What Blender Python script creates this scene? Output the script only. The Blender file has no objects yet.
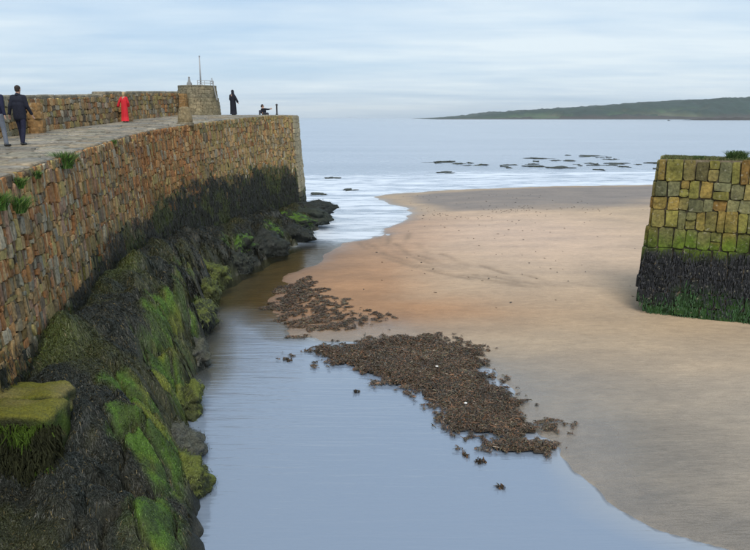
import bpy, bmesh, math, random
import numpy as np
from mathutils import Vector, Matrix, noise as mnoise

S = bpy.context.scene
C = S.collection
R = math.radians
rng = np.random.default_rng(11)
random.seed(5)

# ------------------------------------------------------------------ camera, sky, sun, exposure
cam = bpy.data.cameras.new('camera'); camo = bpy.data.objects.new('camera', cam); C.objects.link(camo)
S.camera = camo
camo.location = (0, 0, 7.5)
camo.rotation_euler = (R(90) - math.atan(158 / 720), 0, 0)
cam.sensor_width = 36; cam.lens = 36 * 720 / 750
cam.clip_start = 0.1; cam.clip_end = 30000

SUN_EL, SUN_AZ = R(50), R(176)          # azimuth clockwise from +Y (north)
w = bpy.data.worlds.new('World'); S.world = w; w.use_nodes = True
nt = w.node_tree; nt.nodes.clear()
def wn(t, **k):
    n = nt.nodes.new(t)
    for a, b in k.items(): setattr(n, a, b)
    return n
out = wn('ShaderNodeOutputWorld'); bg = wn('ShaderNodeBackground'); nt.links.new(bg.outputs[0], out.inputs[0])
sky = wn('ShaderNodeTexSky', sky_type='NISHITA', sun_disc=False, sun_elevation=SUN_EL, sun_rotation=SUN_AZ)
sky.air_density = 1.0; sky.dust_density = 1.2; sky.ozone_density = 1.4
tc = wn('ShaderNodeTexCoord'); sp = wn('ShaderNodeSeparateXYZ'); nt.links.new(tc.outputs['Generated'], sp.inputs[0])
def wm(op, a, b=None, c=None):
    n = wn('ShaderNodeMath', operation=op)
    for i, v in enumerate((a, b, c)):
        if v is None: continue
        if isinstance(v, (int, float)): n.inputs[i].default_value = v
        else: nt.links.new(v, n.inputs[i])
    return n.outputs[0]
zc = wm('ADD', wm('MAXIMUM', sp.outputs[2], 0.0), 0.06)
cb = wn('ShaderNodeCombineXYZ')
nt.links.new(wm('DIVIDE', sp.outputs[0], zc), cb.inputs[0]); nt.links.new(wm('DIVIDE', sp.outputs[1], zc), cb.inputs[1])
def wnoise(scale, detail, sx, sy, off):
    mp = wn('ShaderNodeMapping'); mp.inputs['Scale'].default_value = (sx, sy, 1); mp.inputs['Location'].default_value = (off, off, 0)
    nt.links.new(cb.outputs[0], mp.inputs[0])
    n = wn('ShaderNodeTexNoise'); n.inputs['Scale'].default_value = scale; n.inputs['Detail'].default_value = detail
    n.inputs['Roughness'].default_value = 0.55
    nt.links.new(mp.outputs[0], n.inputs[0]); return n.outputs[0]
def wramp(src, p0, c0, p1, c1):
    r = wn('ShaderNodeValToRGB'); e = r.color_ramp.elements
    e[0].position = p0; e[0].color = (*c0, 1); e[1].position = p1; e[1].color = (*c1, 1)
    nt.links.new(src, r.inputs[0]); return r.outputs[0]
n1 = wnoise(0.33, 7, 0.55, 1.0, 3.1)
n2 = wnoise(1.7, 6, 0.5, 1.0, 9.7)
cover = wramp(n1, 0.34, (0.85,) * 3, 0.60, (1,) * 3)
cloudcol = wramp(wm('ADD', wm('MULTIPLY', n1, 0.76), wm('MULTIPLY', n2, 0.24)), 0.40, (2.7, 3.65, 4.75), 0.60, (4.5, 5.1, 5.5))
mx = wn('ShaderNodeMix', data_type='RGBA')
nt.links.new(wm('MULTIPLY', cover, 0.95), mx.inputs[0]); nt.links.new(sky.outputs[0], mx.inputs[6]); nt.links.new(cloudcol, mx.inputs[7])
nt.links.new(mx.outputs[2], bg.inputs[0])
bg.inputs[1].default_value = 0.10

sl = bpy.data.lights.new('sun', 'SUN'); sl.energy = 1.5; sl.angle = R(28); sl.color = (1.0, 0.95, 0.87)
so = bpy.data.objects.new('sun', sl); C.objects.link(so)
sd = Vector((math.sin(SUN_AZ) * math.cos(SUN_EL), math.cos(SUN_AZ) * math.cos(SUN_EL), math.sin(SUN_EL)))
so.rotation_euler = (-sd).to_track_quat('-Z', 'Y').to_euler()
so.location = (30, -20, 40)
S.view_settings.view_transform = 'Standard'; S.view_settings.look = 'None'
S.view_settings.exposure = 0.85; S.view_settings.gamma = 1

# ------------------------------------------------------------------ helpers
def tag(o, label=None, cat=None, group=None, kind=None):
    if label: o['label'] = label
    if cat: o['category'] = cat
    if group: o['group'] = group
    if kind: o['kind'] = kind
    return o
def empty(name, loc=(0, 0, 0), rz=0.0):
    o = bpy.data.objects.new(name, None); C.objects.link(o); o.location = loc; o.rotation_euler = (0, 0, rz)
    o.empty_display_size = 0.2
    return o
def link(name, me, parent=None):
    o = bpy.data.objects.new(name, me); C.objects.link(o)
    if parent: o.parent = parent
    return o
def np_mesh(name, V, F, mat, col=None, attrs=None, smooth=False, k=4):
    """V (n,3), F (m,k) ; col per vertex (n,3)"""
    V = np.asarray(V, np.float32); F = np.asarray(F, np.int32)
    me = bpy.data.meshes.new(name)
    me.vertices.add(len(V)); me.vertices.foreach_set('co', V.ravel())
    k = F.shape[1]
    me.loops.add(F.size); me.loops.foreach_set('vertex_index', F.ravel())
    me.polygons.add(len(F)); me.polygons.foreach_set('loop_start', np.arange(0, F.size, k, dtype=np.int32))
    me.update(calc_edges=True)
    if smooth: me.polygons.foreach_set('use_smooth', np.ones(len(F), bool))
    if col is not None:
        a = me.color_attributes.new('Col', 'FLOAT_COLOR', 'POINT')
        c4 = np.ones((len(V), 4), np.float32); c4[:, :3] = col; a.data.foreach_set('color', c4.ravel())
    for n, v in (attrs or {}).items():
        a = me.attributes.new(n, 'FLOAT', 'POINT'); a.data.foreach_set('value', np.asarray(v, np.float32))
    me.materials.append(mat)
    return me
def poly_mesh(name, V, F, mat, cols=None, smooth=False):
    me = bpy.data.meshes.new(name); me.from_pydata([tuple(v) for v in V], [], F); me.update()
    if smooth: me.polygons.foreach_set('use_smooth', [True] * len(me.polygons))
    if cols is not None:
        a = me.color_attributes.new('Col', 'FLOAT_COLOR', 'POINT')
        c4 = np.ones((len(V), 4), np.float32); c4[:, :3] = cols; a.data.foreach_set('color', c4.ravel())
    me.materials.append(mat); return me

def _h(ix, iy, seed):
    x = (ix.astype(np.int64) * 374761393 + iy.astype(np.int64) * 668265263 + seed * 1442695041) & 0xffffffff
    x = ((x ^ (x >> 13)) * 1274126177) & 0xffffffff
    return ((x ^ (x >> 16)) & 0xffffff) / float(0xffffff)
def vnoise(x, y, seed=0):
    x = np.asarray(x, float); y = np.asarray(y, float)
    ix = np.floor(x).astype(np.int64); iy = np.floor(y).astype(np.int64); fx = x - ix; fy = y - iy
    fx = fx * fx * (3 - 2 * fx); fy = fy * fy * (3 - 2 * fy)
    a = _h(ix, iy, seed); b = _h(ix + 1, iy, seed); c = _h(ix, iy + 1, seed); d = _h(ix + 1, iy + 1, seed)
    return (a * (1 - fx) + b * fx) * (1 - fy) + (c * (1 - fx) + d * fx) * fy
def fbm(x, y, oct=4, seed=0):
    s = 0; a = 0.5; t = 0
    for i in range(oct):
        s = s + a * vnoise(np.asarray(x) * 2 ** i + 17.3 * i, np.asarray(y) * 2 ** i - 5.1 * i, seed + i); t += a; a *= 0.5
    return s / t            # 0..1
def sstep(a, b, x): t = np.clip((np.asarray(x, float) - a) / (b - a), 0, 1); return t * t * (3 - 2 * t)
def mix(a, b, t): t = np.asarray(t)[..., None]; return np.asarray(a) * (1 - t) + np.asarray(b) * t

# ------------------------------------------------------------------ materials
class M:
    def __init__(s, name, rough=0.8, spec=0.3):
        s.m = bpy.data.materials.new(name); s.m.use_nodes = True; s.t = s.m.node_tree; s.t.nodes.clear()
        s.o = s.t.nodes.new('ShaderNodeOutputMaterial'); s.b = s.t.nodes.new('ShaderNodeBsdfPrincipled')
        s.t.links.new(s.b.outputs[0], s.o.inputs[0]); s.b.inputs['Roughness'].default_value = rough
        s.b.inputs['Specular IOR Level'].default_value = spec
        s.tc = s.t.nodes.new('ShaderNodeTexCoord')
    def L(s, a, b): s.t.links.new(a, b)
    def N(s, t, **k):
        n = s.t.nodes.new(t)
        for a, b in k.items(): setattr(n, a, b)
        return n
    def attr(s, n): a = s.N('ShaderNodeAttribute'); a.attribute_name = n; return a
    def noise(s, scale, detail=4, vec=None, sc=(1, 1, 1), rough=0.55):
        mp = s.N('ShaderNodeMapping'); mp.inputs['Scale'].default_value = sc
        s.L(vec or s.geo(), mp.inputs[0])
        n = s.N('ShaderNodeTexNoise'); n.inputs['Scale'].default_value = scale; n.inputs['Detail'].default_value = detail
        n.inputs['Roughness'].default_value = rough
        s.L(mp.outputs[0], n.inputs[0]); return n.outputs[0]
    def geo(s):
        if not hasattr(s, '_g'): s._g = s.N('ShaderNodeNewGeometry').outputs['Position']
        return s._g
    def ramp(s, src, *st):
        r = s.N('ShaderNodeValToRGB'); e = r.color_ramp.elements
        while len(e) < len(st): e.new(0.5)
        for i, (p, c) in enumerate(st):
            e[i].position = p; e[i].color = (*c, 1) if not isinstance(c, (int, float)) else (c, c, c, 1)
        s.L(src, r.inputs[0]); return r.outputs[0]
    def math(s, op, a, b=None):
        n = s.N('ShaderNodeMath', operation=op)
        for i, v in enumerate((a, b)):
            if v is None: continue
            if isinstance(v, (int, float)): n.inputs[i].default_value = v
            else: s.L(v, n.inputs[i])
        return n.outputs[0]
    def mixc(s, f, a, b, bt='MIX'):
        n = s.N('ShaderNodeMix', data_type='RGBA', blend_type=bt)
        for i, v in ((0, f), (6, a), (7, b)):
            if isinstance(v, (int, float)): n.inputs[i].default_value = v
            elif isinstance(v, tuple): n.inputs[i].default_value = (*v, 1)
            else: s.L(v, n.inputs[i])
        return n.outputs[2]
    def col(s, c):
        if isinstance(c, tuple): s.b.inputs['Base Color'].default_value = (*c, 1)
        else: s.L(c, s.b.inputs['Base Color'])
        return s
    def bump(s, h, strength=0.4, dist=0.02):
        n = s.N('ShaderNodeBump'); n.inputs['Strength'].default_value = strength; n.inputs['Distance'].default_value = dist
        s.L(h, n.inputs['Height'])
        if hasattr(s, '_bn'): s.L(s._bn, n.inputs['Normal'])
        s._bn = n.outputs[0]; s.b.inputs['Normal'].default_value = (0, 0, 0)
        s.L(s._bn, s.b.inputs['Normal']); return s

def stone_mat(name, grain=14, bd=0.02, rough=0.88):
    m = M(name, rough, 0.25)
    a = m.attr('Col').outputs['Color']
    g = m.noise(grain, 5); g2 = m.noise(3.1, 4)
    c = m.mixc(1.0, a, m.ramp(g, (0.3, 0.55), (0.7, 1.4)), 'MULTIPLY')
    c = m.mixc(1.0, c, m.ramp(m.noise(1.4, 4), (0.35, (0.78, 0.80, 0.76)), (0.65, (1.16, 1.1, 1.0))), 'MULTIPLY')
    c = m.mixc(m.ramp(g2, (0.5, 0.0), (0.66, 0.55)), c, m.mixc(1.0, c, (0.75, 0.78, 0.72), 'MULTIPLY'))
    lich = m.ramp(m.noise(7.5, 5), (0.60, 0.0), (0.72, 0.55))
    c = m.mixc(lich, c, (0.36, 0.33, 0.24))
    m.col(c).bump(g, 0.9, bd).bump(m.noise(grain * 4, 3), 0.5, bd * 0.3)
    return m.m
STONE = stone_mat('rubble_stone')
BLOCK = stone_mat('dressed_sandstone', 9, 0.03)
PAVE = stone_mat('paving_stone', 8, 0.012)
m = M('lime_mortar', 0.95, 0.1); g = m.noise(9, 5)
m.col(m.ramp(g, (0.3, (0.11, 0.085, 0.055)), (0.7, (0.25, 0.205, 0.14)))).bump(g, 0.8, 0.03); MORTAR = m.m

def weed_mat(name, rough=0.5, spec=0.4):
    m = M(name, rough, spec)
    a = m.attr('Col').outputs['Color']; g = m.noise(30, 3)
    m.col(m.mixc(1.0, a, m.ramp(g, (0.3, 0.65), (0.7, 1.35)), 'MULTIPLY'))
    return m
WEED = weed_mat('seaweed_fronds', 0.48, 0.3).m
mm = weed_mat('weedy_rock', 0.65, 0.25); mm.bump(mm.noise(16, 5), 1.0, 0.05).bump(mm.noise(60, 3), 0.8, 0.012); WROCK = mm.m
mm = weed_mat('leaf_green', 0.6, 0.3); LEAF = mm.m

# sand
m = M('beach_sand', 0.9, 0.3)
a = m.attr('Col').outputs['Color']; wet = m.attr('wet').outputs['Fac']
g1 = m.noise(0.5, 7, sc=(0.5, 1, 1), rough=.6); g2 = m.noise(3.5, 6, sc=(0.7, 1.2, 1), rough=.65); g3 = m.noise(45, 3)
c = m.mixc(1.0, a, m.ramp(g1, (0.32, (0.84, 0.85, 0.87)), (0.68, (1.12, 1.1, 1.07))), 'MULTIPLY')
c = m.mixc(1.0, c, m.ramp(g2, (0.3, 0.88), (0.72, 1.1)), 'MULTIPLY')
c = m.mixc(1.0, c, m.ramp(g3, (0.3, 0.8), (0.7, 1.2)), 'MULTIPLY')
spk = m.ramp(m.noise(2.6, 6, sc=(0.6, 1.6, 1), rough=0.75), (0.655, 0.0), (0.71, 0.7))
c = m.mixc(m.math('MULTIPLY', spk, 0.6), c, (0.10, 0.08, 0.065))
c = m.mixc(m.math('MULTIPLY', wet, 0.62), c, m.mixc(1.0, c, (0.40, 0.42, 0.45), 'MULTIPLY'))
m.col(c)
rr = m.math('SUBTRACT', 0.92, m.math('MULTIPLY', wet, 0.66)); m.L(rr, m.b.inputs['Roughness'])
sp_ = m.math('ADD', 0.2, m.math('MULTIPLY', wet, 0.35)); m.L(sp_, m.b.inputs['Specular IOR Level'])
m.bump(g2, 0.7, 0.05).bump(m.noise(5, 3, sc=(0.35, 2.6, 1)), 0.55, 0.025).bump(g3, 0.5, 0.006)
SAND = m.m

# water : depth lets the shallow bed show, its tints hold painted wall and sky reflections, foam is its own white
m = M('sea_water', 0.07, 0.5); m.b.inputs['IOR'].default_value = 2.0
dep = m.attr('deep').outputs['Fac']; foam = m.attr('foam').outputs['Fac']; surf = m.attr('sea').outputs['Fac']
lg = m.noise(0.05, 4, sc=(0.25, 1, 1))
deepc = m.mixc(surf, (0.20, 0.245, 0.315), m.mixc(m.ramp(lg, (0.35, 0.0), (0.65, 1.0)), (0.21, 0.26, 0.34), (0.28, 0.33, 0.41)))
shal = m.mixc(m.ramp(dep, (0.0, 0.0), (0.55, 1.0)), m.mixc(m.attr('brown').outputs['Fac'], (0.27, 0.29, 0.32), (0.085, 0.075, 0.028)), deepc)  # pale edge tint paints in the sky's reflection, brown the pier wall's
fn = m.noise(1.1, 7, sc=(0.28, 1.0, 1), rough=0.65); fn2 = m.noise(0.28, 4, sc=(0.2, 1.2, 1))
fnz = m.math('ADD', m.math('MULTIPLY', fn, 0.6), m.math('MULTIPLY', fn2, 0.4))
fm = m.math('ADD', m.math('MULTIPLY', foam, 0.5), m.math('MULTIPLY', m.ramp(fnz, (0.36, 0.0), (0.64, 1.0)), 0.5))
fmask = m.math('MULTIPLY', m.ramp(fm, (0.60, 0.0), (0.82, 0.85)), m.ramp(foam, (0.0, 0.0), (0.10, 1.0)))
m.col(m.mixc(fmask, shal, (0.74, 0.78, 0.83)))
m.L(m.math('ADD', m.math('ADD', 0.05, m.math('MULTIPLY', surf, 0.14)), m.math('MULTIPLY', fmask, 0.5)), m.b.inputs['Roughness'])
rp = m.noise(3.0, 4, sc=(0.16, 1.7, 1)); rp2 = m.noise(0.8, 4, sc=(0.2, 1.0, 1))
wstr = m.N('ShaderNodeBump'); wstr.inputs['Distance'].default_value = 0.05
m.L(m.math('ADD', rp, m.math('MULTIPLY', rp2, 1.6)), wstr.inputs['Height'])
m.L(m.math('ADD', 0.42, m.math('MULTIPLY', surf, 0.5)), wstr.inputs['Strength'])
m.L(wstr.outputs[0], m.b.inputs['Normal'])
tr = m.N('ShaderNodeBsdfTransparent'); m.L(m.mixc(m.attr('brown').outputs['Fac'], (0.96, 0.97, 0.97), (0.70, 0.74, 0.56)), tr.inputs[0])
gl = m.N('ShaderNodeBsdfGlossy'); gl.inputs['Roughness'].default_value = 0.05; m.L(wstr.outputs[0], gl.inputs['Normal'])
fr = m.N('ShaderNodeFresnel'); fr.inputs[0].default_value = 1.33; m.L(wstr.outputs[0], fr.inputs['Normal'])
clear = m.N('ShaderNodeMixShader'); m.L(fr.outputs[0], clear.inputs[0]); m.L(tr.outputs[0], clear.inputs[1]); m.L(gl.outputs[0], clear.inputs[2])
fin = m.N('ShaderNodeMixShader')
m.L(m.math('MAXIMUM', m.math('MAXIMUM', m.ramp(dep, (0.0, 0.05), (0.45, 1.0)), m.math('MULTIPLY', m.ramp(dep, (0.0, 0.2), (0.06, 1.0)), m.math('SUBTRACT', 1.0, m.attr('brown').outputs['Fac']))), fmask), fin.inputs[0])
m.L(clear.outputs[0], fin.inputs[1]); m.L(m.b.outputs[0], fin.inputs[2]); m.L(fin.outputs[0], m.o.inputs[0])
WATER = m.m

# far land
m = M('farmland_and_woods', 0.95, 0.1)
a = m.attr('Col').outputs['Color']; g = m.noise(0.02, 5)
m.col(m.mixc(1.0, a, m.ramp(g, (0.3, 0.7), (0.7, 1.3)), 'MULTIPLY')); FAR = m.m

def plain(name, col, rough=0.8, spec=0.3, var=0.15, sc=30):
    m = M(name, rough, spec); g = m.noise(sc, 4, vec=m.tc.outputs['Object'])
    lo = tuple(x * (1 - var) for x in col); hi = tuple(min(1, x * (1 + var)) for x in col)
    m.col(m.ramp(g, (0.3, lo), (0.7, hi))).bump(g, 0.3, 0.01); return m.m

# ------------------------------------------------------------------ the plan of the place (metres)
SAND_POLY = np.array([(9, -30), (8.2, 4), (6.9, 11.0), (5.3, 12.2), (4.55, 13.1), (4.35, 14.4), (4.29, 15.45), (3.67, 17.0), (3.9, 19.0), (3.72, 20.3),
    (2.14, 22.4), (0.69, 23.4), (-1.52, 23.5), (-2.9, 24.3), (-3.9, 26.9), (-4.25, 29.5), (-4.11, 32.0), (-3.76, 35.3), (-2.9, 38.5), (-2.05, 41.5), (0.1, 46.5), (1.83, 52.2),
    (2.8, 57.3), (2.6, 60.5), (1.34, 64.2), (0.0, 69.5), (2.5, 73.0), (7.89, 75.9), (19.5, 80.4), (31, 81.6), (43, 82.8), (140, 90), (400, 60), (400, -30)], float)
def shore(x, y):
    """signed distance to the waterline, positive on the sand"""
    x = np.asarray(x, float); y = np.asarray(y, float)
    d = np.full(x.shape, 1e9); ins = np.zeros(x.shape, bool)
    P = SAND_POLY; n = len(P)
    for i in range(n):
        ax, ay = P[i]; bx, by = P[(i + 1) % n]
        ex, ey = bx - ax, by - ay
        t = np.clip(((x - ax) * ex + (y - ay) * ey) / (ex * ex + ey * ey), 0, 1)
        d = np.minimum(d, np.hypot(x - ax - t * ex, y - ay - t * ey))
        c = ((ay > y) != (by > y)) & (x < ex * (y - ay) / (ey if ey else 1e-9) + ax)
        ins ^= c
    s = np.where(ins, d, -d)
    return s + (fbm(x * 0.9, y * 0.9, 3, 3) - 0.5) * 0.9 * sstep(8, 16, y) + (fbm(x * 0.25, y * 0.3, 2, 8) - 0.5) * 1.2 * sstep(20, 45, y)
def ground_z(x, y, s=None):
    if s is None: s = shore(x, y)
    land = 0.38 * (1 - np.exp(-np.maximum(s, 0) / 8.0)) + 0.012 * np.minimum(np.maximum(s, 0), 1) \
        + (fbm(np.asarray(x) * 0.22, np.asarray(y) * 0.3, 3, 21) - 0.5) * 0.14 * sstep(0.5, 5, s)
    # the creek bank left by the tide, a low scarp that curves over the sand
    sea = -0.10 * np.minimum(-np.minimum(s, 0), 4) ** 1.1 - 0.02 * np.minimum(-np.minimum(s, 0), 120)
    return np.where(s > 0, land, sea)
def pw(pts):
    xs = [p[0] for p in pts]; ys = [p[1] for p in pts]
    def f(v): return np.interp(v, xs, ys)
    def g(v):          # smoothed
        v = np.asarray(v, float); return sum(np.interp(v + o, xs, ys) for o in (-1.6, -0.8, 0, 0.8, 1.6)) / 5
    return g
wall_x = pw([(0, -6.2), (8, -6.75), (13.6, -7.15), (19.4, -8.1), (23, -8.6), (27, -9.1), (30.5, -9.4), (35, -9.15), (39, -8.75), (44, -8.0), (48, -7.25), (50, -6.65), (52, -5.9), (54, -5.2)])
edge_x = pw([(0, -2.6), (9, -3.0), (11.4, -3.15), (12.2, -3.45), (13.1, -3.65), (14.4, -4.15), (16.4, -4.55), (19.9, -5.2), (22.6, -5.6), (27.7, -6.7), (31, -7.3), (33, -7.25), (37.4, -6.0), (41, -5.0), (47.6, -4.2), (57, -4.4)])
bank_top = pw([(0, 1.1), (10.0, 1.25), (11.0, 1.7), (12.3, 2.4), (14, 2.75), (22, 3.1), (28, 2.7), (35, 2.0), (45, 1.5), (52, 1.2)])
lumps = []
for i in range(210):
    y = 8 + 46 * (i / 210) ** 1.15 + rng.uniform(-.4, .4); t = rng.uniform(0.12, 1.02)
    xx = wall_x(y) + t * (edge_x(y) - wall_x(y))
    r = rng.uniform(0.35, 0.85); lumps.append((float(xx), y, r, r * rng.uniform(0.55, 1.0), rng.uniform(0, 3.14), t))
def worley(x, y, seed=0):
    ix = np.floor(x).astype(np.int64); iy = np.floor(y).astype(np.int64); f1 = np.full(x.shape, 9.0); f2 = np.full(x.shape, 9.0); cid = np.zeros(x.shape)
    for dx in (-1, 0, 1):
        for dy in (-1, 0, 1):
            jx = ix + dx; jy = iy + dy; px = jx + _h(jx, jy, seed); py = jy + _h(jx, jy, seed + 5); d = np.hypot(x - px, y - py)
            c = _h(jx, jy, seed + 9); nw = d < f1; f2 = np.where(nw, f1, np.minimum(f2, d)); cid = np.where(nw, c, cid); f1 = np.where(nw, d, f1)
    return f1, f2, cid
def bank_cells(x, y):
    wx_ = x + (fbm(x * 1.7, y * 1.7, 3, 51) - .5) * .7; wy_ = y + (fbm(x * 1.7 + 9, y * 1.7, 3, 52) - .5) * .7
    return worley(wx_ * 1.25, wy_ * (1.05 - .02 * np.clip(y - 20, 0, 25)), 13)
def bank_z(x, y):
    x = np.asarray(x, float); y = np.asarray(y, float)
    xw = wall_x(y); xe = edge_x(y) + (fbm(y * 0.9, y * 0 + 2, 3, 5) - 0.5) * 0.9
    t = (x - xw) / (xe - xw)
    z = bank_top(y) * (1 - np.clip(t, 0, 3) ** 3.2) - 0.12 + (fbm(x * .9, y * .7, 4, 31) - 0.5) * 0.6 * sstep(-0.1, 0.2, t)
    for (cx, cy, ra, rb, an, lt) in lumps:
        m = (np.abs(x - cx) < 1.1) & (np.abs(y - cy) < 1.1)
        if not m.any(): continue
        dx = x[m] - cx; dy = y[m] - cy
        u = (dx * math.cos(an) + dy * math.sin(an)) / ra; v = (-dx * math.sin(an) + dy * math.cos(an)) / rb
        q = np.clip(1 - u * u - v * v, 0, 1)
        z[m] += 0.30 * rb * np.sqrt(q) * (q ** .25)
    f1, f2, cid = bank_cells(x, y); low = sstep(.35, .65, t)
    z = z + (.12 + .30 * low) * (np.sqrt(np.clip(1 - (f1 / .85) ** 2, 0, 1)) - .55) * (.6 + .8 * cid) - .22 * low * (1 - sstep(0, .16, f2 - f1)) + .10 * (fbm(x * 4, y * 4, 3, 88) - .5)
    z = np.where(t > 1, np.maximum(z, -0.7 - 0 * t), z)
    return np.clip(z, -1.0, 9)
def deck_z(y): return np.minimum(5.87 + 0.0354 * np.asarray(y, float), 7.60)

# ------------------------------------------------------------------ ground : one sheet to the horizon
def axis(fine0, fine1, step, lo, hi, ratio=1.25):
    a = list(np.arange(fine0, fine1 + 1e-6, step)); d = step
    while a[-1] < hi: d *= ratio; a.append(a[-1] + d)
    d = step; b = []
    v = fine0
    while v > lo: d *= ratio; v -= d; b.append(v)
    return np.array(b[::-1] + a)
gx = axis(-12, 34, 0.16, -7000, 7000)
gy = [9.0]
while gy[-1] < 95: gy.append(gy[-1] + max(0.07, gy[-1] * 0.0065))
d = 0.8
while gy[-1] < 9000: d *= 1.22; gy.append(gy[-1] + d)
gy = np.array([-600, -250, -80, -25, -5, 2, 5, 7, 8] + gy)
GX, GY = np.meshgrid(gx, gy)
def grid_faces(nx, ny):
    i = np.arange(nx - 1)[None, :] + np.arange(ny - 1)[:, None] * nx
    i = i.ravel(); return np.stack([i, i + 1, i + nx + 1, i + nx], 1)
SD = shore(GX, GY); GZ = ground_z(GX, GY, SD)
GF = grid_faces(len(gx), len(gy))
x, y, s = GX.ravel(), GY.ravel(), SD.ravel()
far = sstep(25, 45, y)
n = fbm(x * .12, y * .2, 4, 41)
base = np.tile(np.array([0.42, 0.315, 0.215]), (len(x), 1))
orange = np.exp(-((s - 1.5) / 4.5) ** 2) * sstep(23, 28, y) * (1 - sstep(46, 60, y)) * (x < 9)
base = mix(base, (0.34, 0.19, 0.10), np.clip(orange * 1.4 * (0.75 + .5 * n), 0, 1))
pale = np.exp(-((x - 9) / 9.0) ** 2 - ((y - 46) / 13.0) ** 2)
base = mix(base, (0.53, 0.39, 0.295), pale)
strip = sstep(54, 64, y + (n - .5) * 14) * sstep(1.0, 4, s)
base = mix(base, (0.235, 0.20, 0.175), strip * 0.9)
near = 1 - sstep(17, 26, y + (n - .5) * 8)
base = mix(base, (0.34, 0.285, 0.225), near * 0.9)
lobe = np.exp(-((x - 10) / 5.0) ** 2 - ((y - 24.5) / 3.5) ** 2)
base = mix(base, (0.36, 0.255, 0.155), lobe * 0.55)
TR = [(-1.2, 46.5), (-.9, 42.5), (.2, 38.6), (1.9, 35.2), (3.6, 33.0), (5.2, 31.4), (6.6, 30.6)]
trk = np.zeros(len(x))
for o_ in (0, .55, 1.5, 2.1, 3.4):
    dd_ = np.full(len(x), 1e9)
    for (ax, ay), (bx, by0) in zip(TR[:-1], TR[1:]):
        ax_, bx_ = ax + o_, bx + o_ * .8; ex, ey = bx_ - ax_, by0 - ay; t = np.clip(((x - ax_) * ex + (y - ay) * ey) / (ex * ex + ey * ey), 0, 1)
        dd_ = np.minimum(dd_, np.hypot(x - ax_ - t * ex, y - ay - t * ey))
    trk = np.maximum(trk, np.exp(-(dd_ / .2) ** 2) * (.35 + .65 * sstep(.4, .6, fbm(x * .8, y * .8, 2, 70 + int(o_ * 9)))))
base = mix(base, (0.20, 0.145, 0.10), trk * .55); GZ -= (trk * .03).reshape(GZ.shape)
wet = np.clip(np.exp(-np.maximum(s, 0) / 1.1) + 0.48 * (1 - sstep(14, 21, y + (n - .5) * 6)) * sstep(0, 1, 1 + s)
              + 0.35 * strip + 0.45 * np.exp(-((x - 6) / 2.5) ** 2 - ((y - 18) / 4) ** 2) + 0.8 * np.exp(-((x + .5) / 2.6) ** 2 - ((y - 25.2) / 1.3) ** 2), 0, 1) * np.where((s < 0) & (y < 22), .4, 1)
me = np_mesh('sand', np.stack([x, y, GZ.ravel()], 1), GF, SAND, base, {'wet': wet}, smooth=True)
tag(link('beach', me), kind='structure')

# water sheet
wx = axis(-14, 30, 0.3, -7000, 7000); wy = [9.0]
while wy[-1] < 150: wy.append(wy[-1] + max(0.15, wy[-1] * 0.008))
d = 1.5
while wy[-1] < 9000: d *= 1.2; wy.append(wy[-1] + d)
wy = np.array([-600, -300, -100, -10, 0, 5, 7, 8] + wy)
WX, WY = np.meshgrid(wx, wy); WS = shore(WX, WY)
x, y, s = WX.ravel(), WY.ravel(), WS.ravel()
tb = (x - edge_x(y))
deep = np.clip(-s / 4.5, 0, 1) * 0.95
pool = 1 - sstep(40, 55, y)
deep = np.where(y < 34, np.clip(np.minimum(-s / 1.6, 5), 0, 1), deep)
brown = np.maximum(sstep(21.5, 29, y + (fbm(x * .8, y * .5, 2, 4) - .5) * 2) * (1 - sstep(40, 45, y)), .92 * sstep(14.5, 21, y) * (1 - sstep(40, 44, y)) * np.exp(-(np.maximum(tb, 0) / 1.7) ** 2))  # creek bed tone plus the pier wall's reflection, painted in as brown
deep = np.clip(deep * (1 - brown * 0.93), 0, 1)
deep = np.maximum(deep, sstep(44, 62, y) * np.clip(-s / 1.5, 0, 1))
seaa = sstep(40, 75, y)
fo = np.exp(-((-s - 1.0) / 3.2) ** 2) * sstep(38, 50, y) * 0.85 \
    + 0.95 * np.exp(-((y - 56) / 16) ** 2) * (x < 5) * sstep(39, 46, y) \
    + 0.75 * np.exp(-((-s - 12) / 12) ** 2) * sstep(60, 75, y) + 0.42 * sstep(60, 80, y) * (1 - sstep(120, 240, y)) \
    + 0.42 * np.exp(-(tb / 0.5) ** 2) * (y < 45) + .75 * np.exp(-((x + 1.9) / 1.3) ** 2 - ((y - 24.0) / .8) ** 2) 
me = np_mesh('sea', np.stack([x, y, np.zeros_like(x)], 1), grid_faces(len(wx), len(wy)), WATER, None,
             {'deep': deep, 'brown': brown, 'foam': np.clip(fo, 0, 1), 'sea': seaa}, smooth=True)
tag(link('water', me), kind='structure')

# ------------------------------------------------------------------ headland
hx = np.concatenate([np.linspace(210, 900, 120), np.linspace(906, 1900, 200), np.linspace(1930, 6000, 60)])
hy = np.concatenate([np.linspace(2380, 2900, 34), np.linspace(2960, 4200, 14)])
HX, HY = np.meshgrid(hx, hy)
u = HX / 2500.0                                   # roughly the bearing
ridge = np.interp(u, [0.06, 0.10, 0.19, 0.27, 0.36, 0.45, 0.53, 0.7, 1.2, 2.4], [0, 1.5, 8, 18, 31, 45, 58, 74, 88, 60])
prof = sstep(2380, 2850, HY - 60 * fbm(HX / 200, HY * 0, 2, 2))
HZ = ridge * prof * (0.84 + 0.32 * fbm(HX / 140, HY / 200, 3, 9))
wood = sstep(0.45, 0.50, .16 * sstep(500, 800, HX) + fbm(HX / 150, HY / 45, 3, 77) + 0.10 * sstep(900, 1500, HX) + 0.2 * sstep(.7, 1, prof) - 0.12 * np.exp(-((HX - 760) / 330) ** 2) - 0.05)
HZ = HZ + wood * (3 + 24 * fbm(HX / 26, HY / 60, 3, 12)) * sstep(0, 0.3, prof) * sstep(0.12, 0.25, u)
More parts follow.
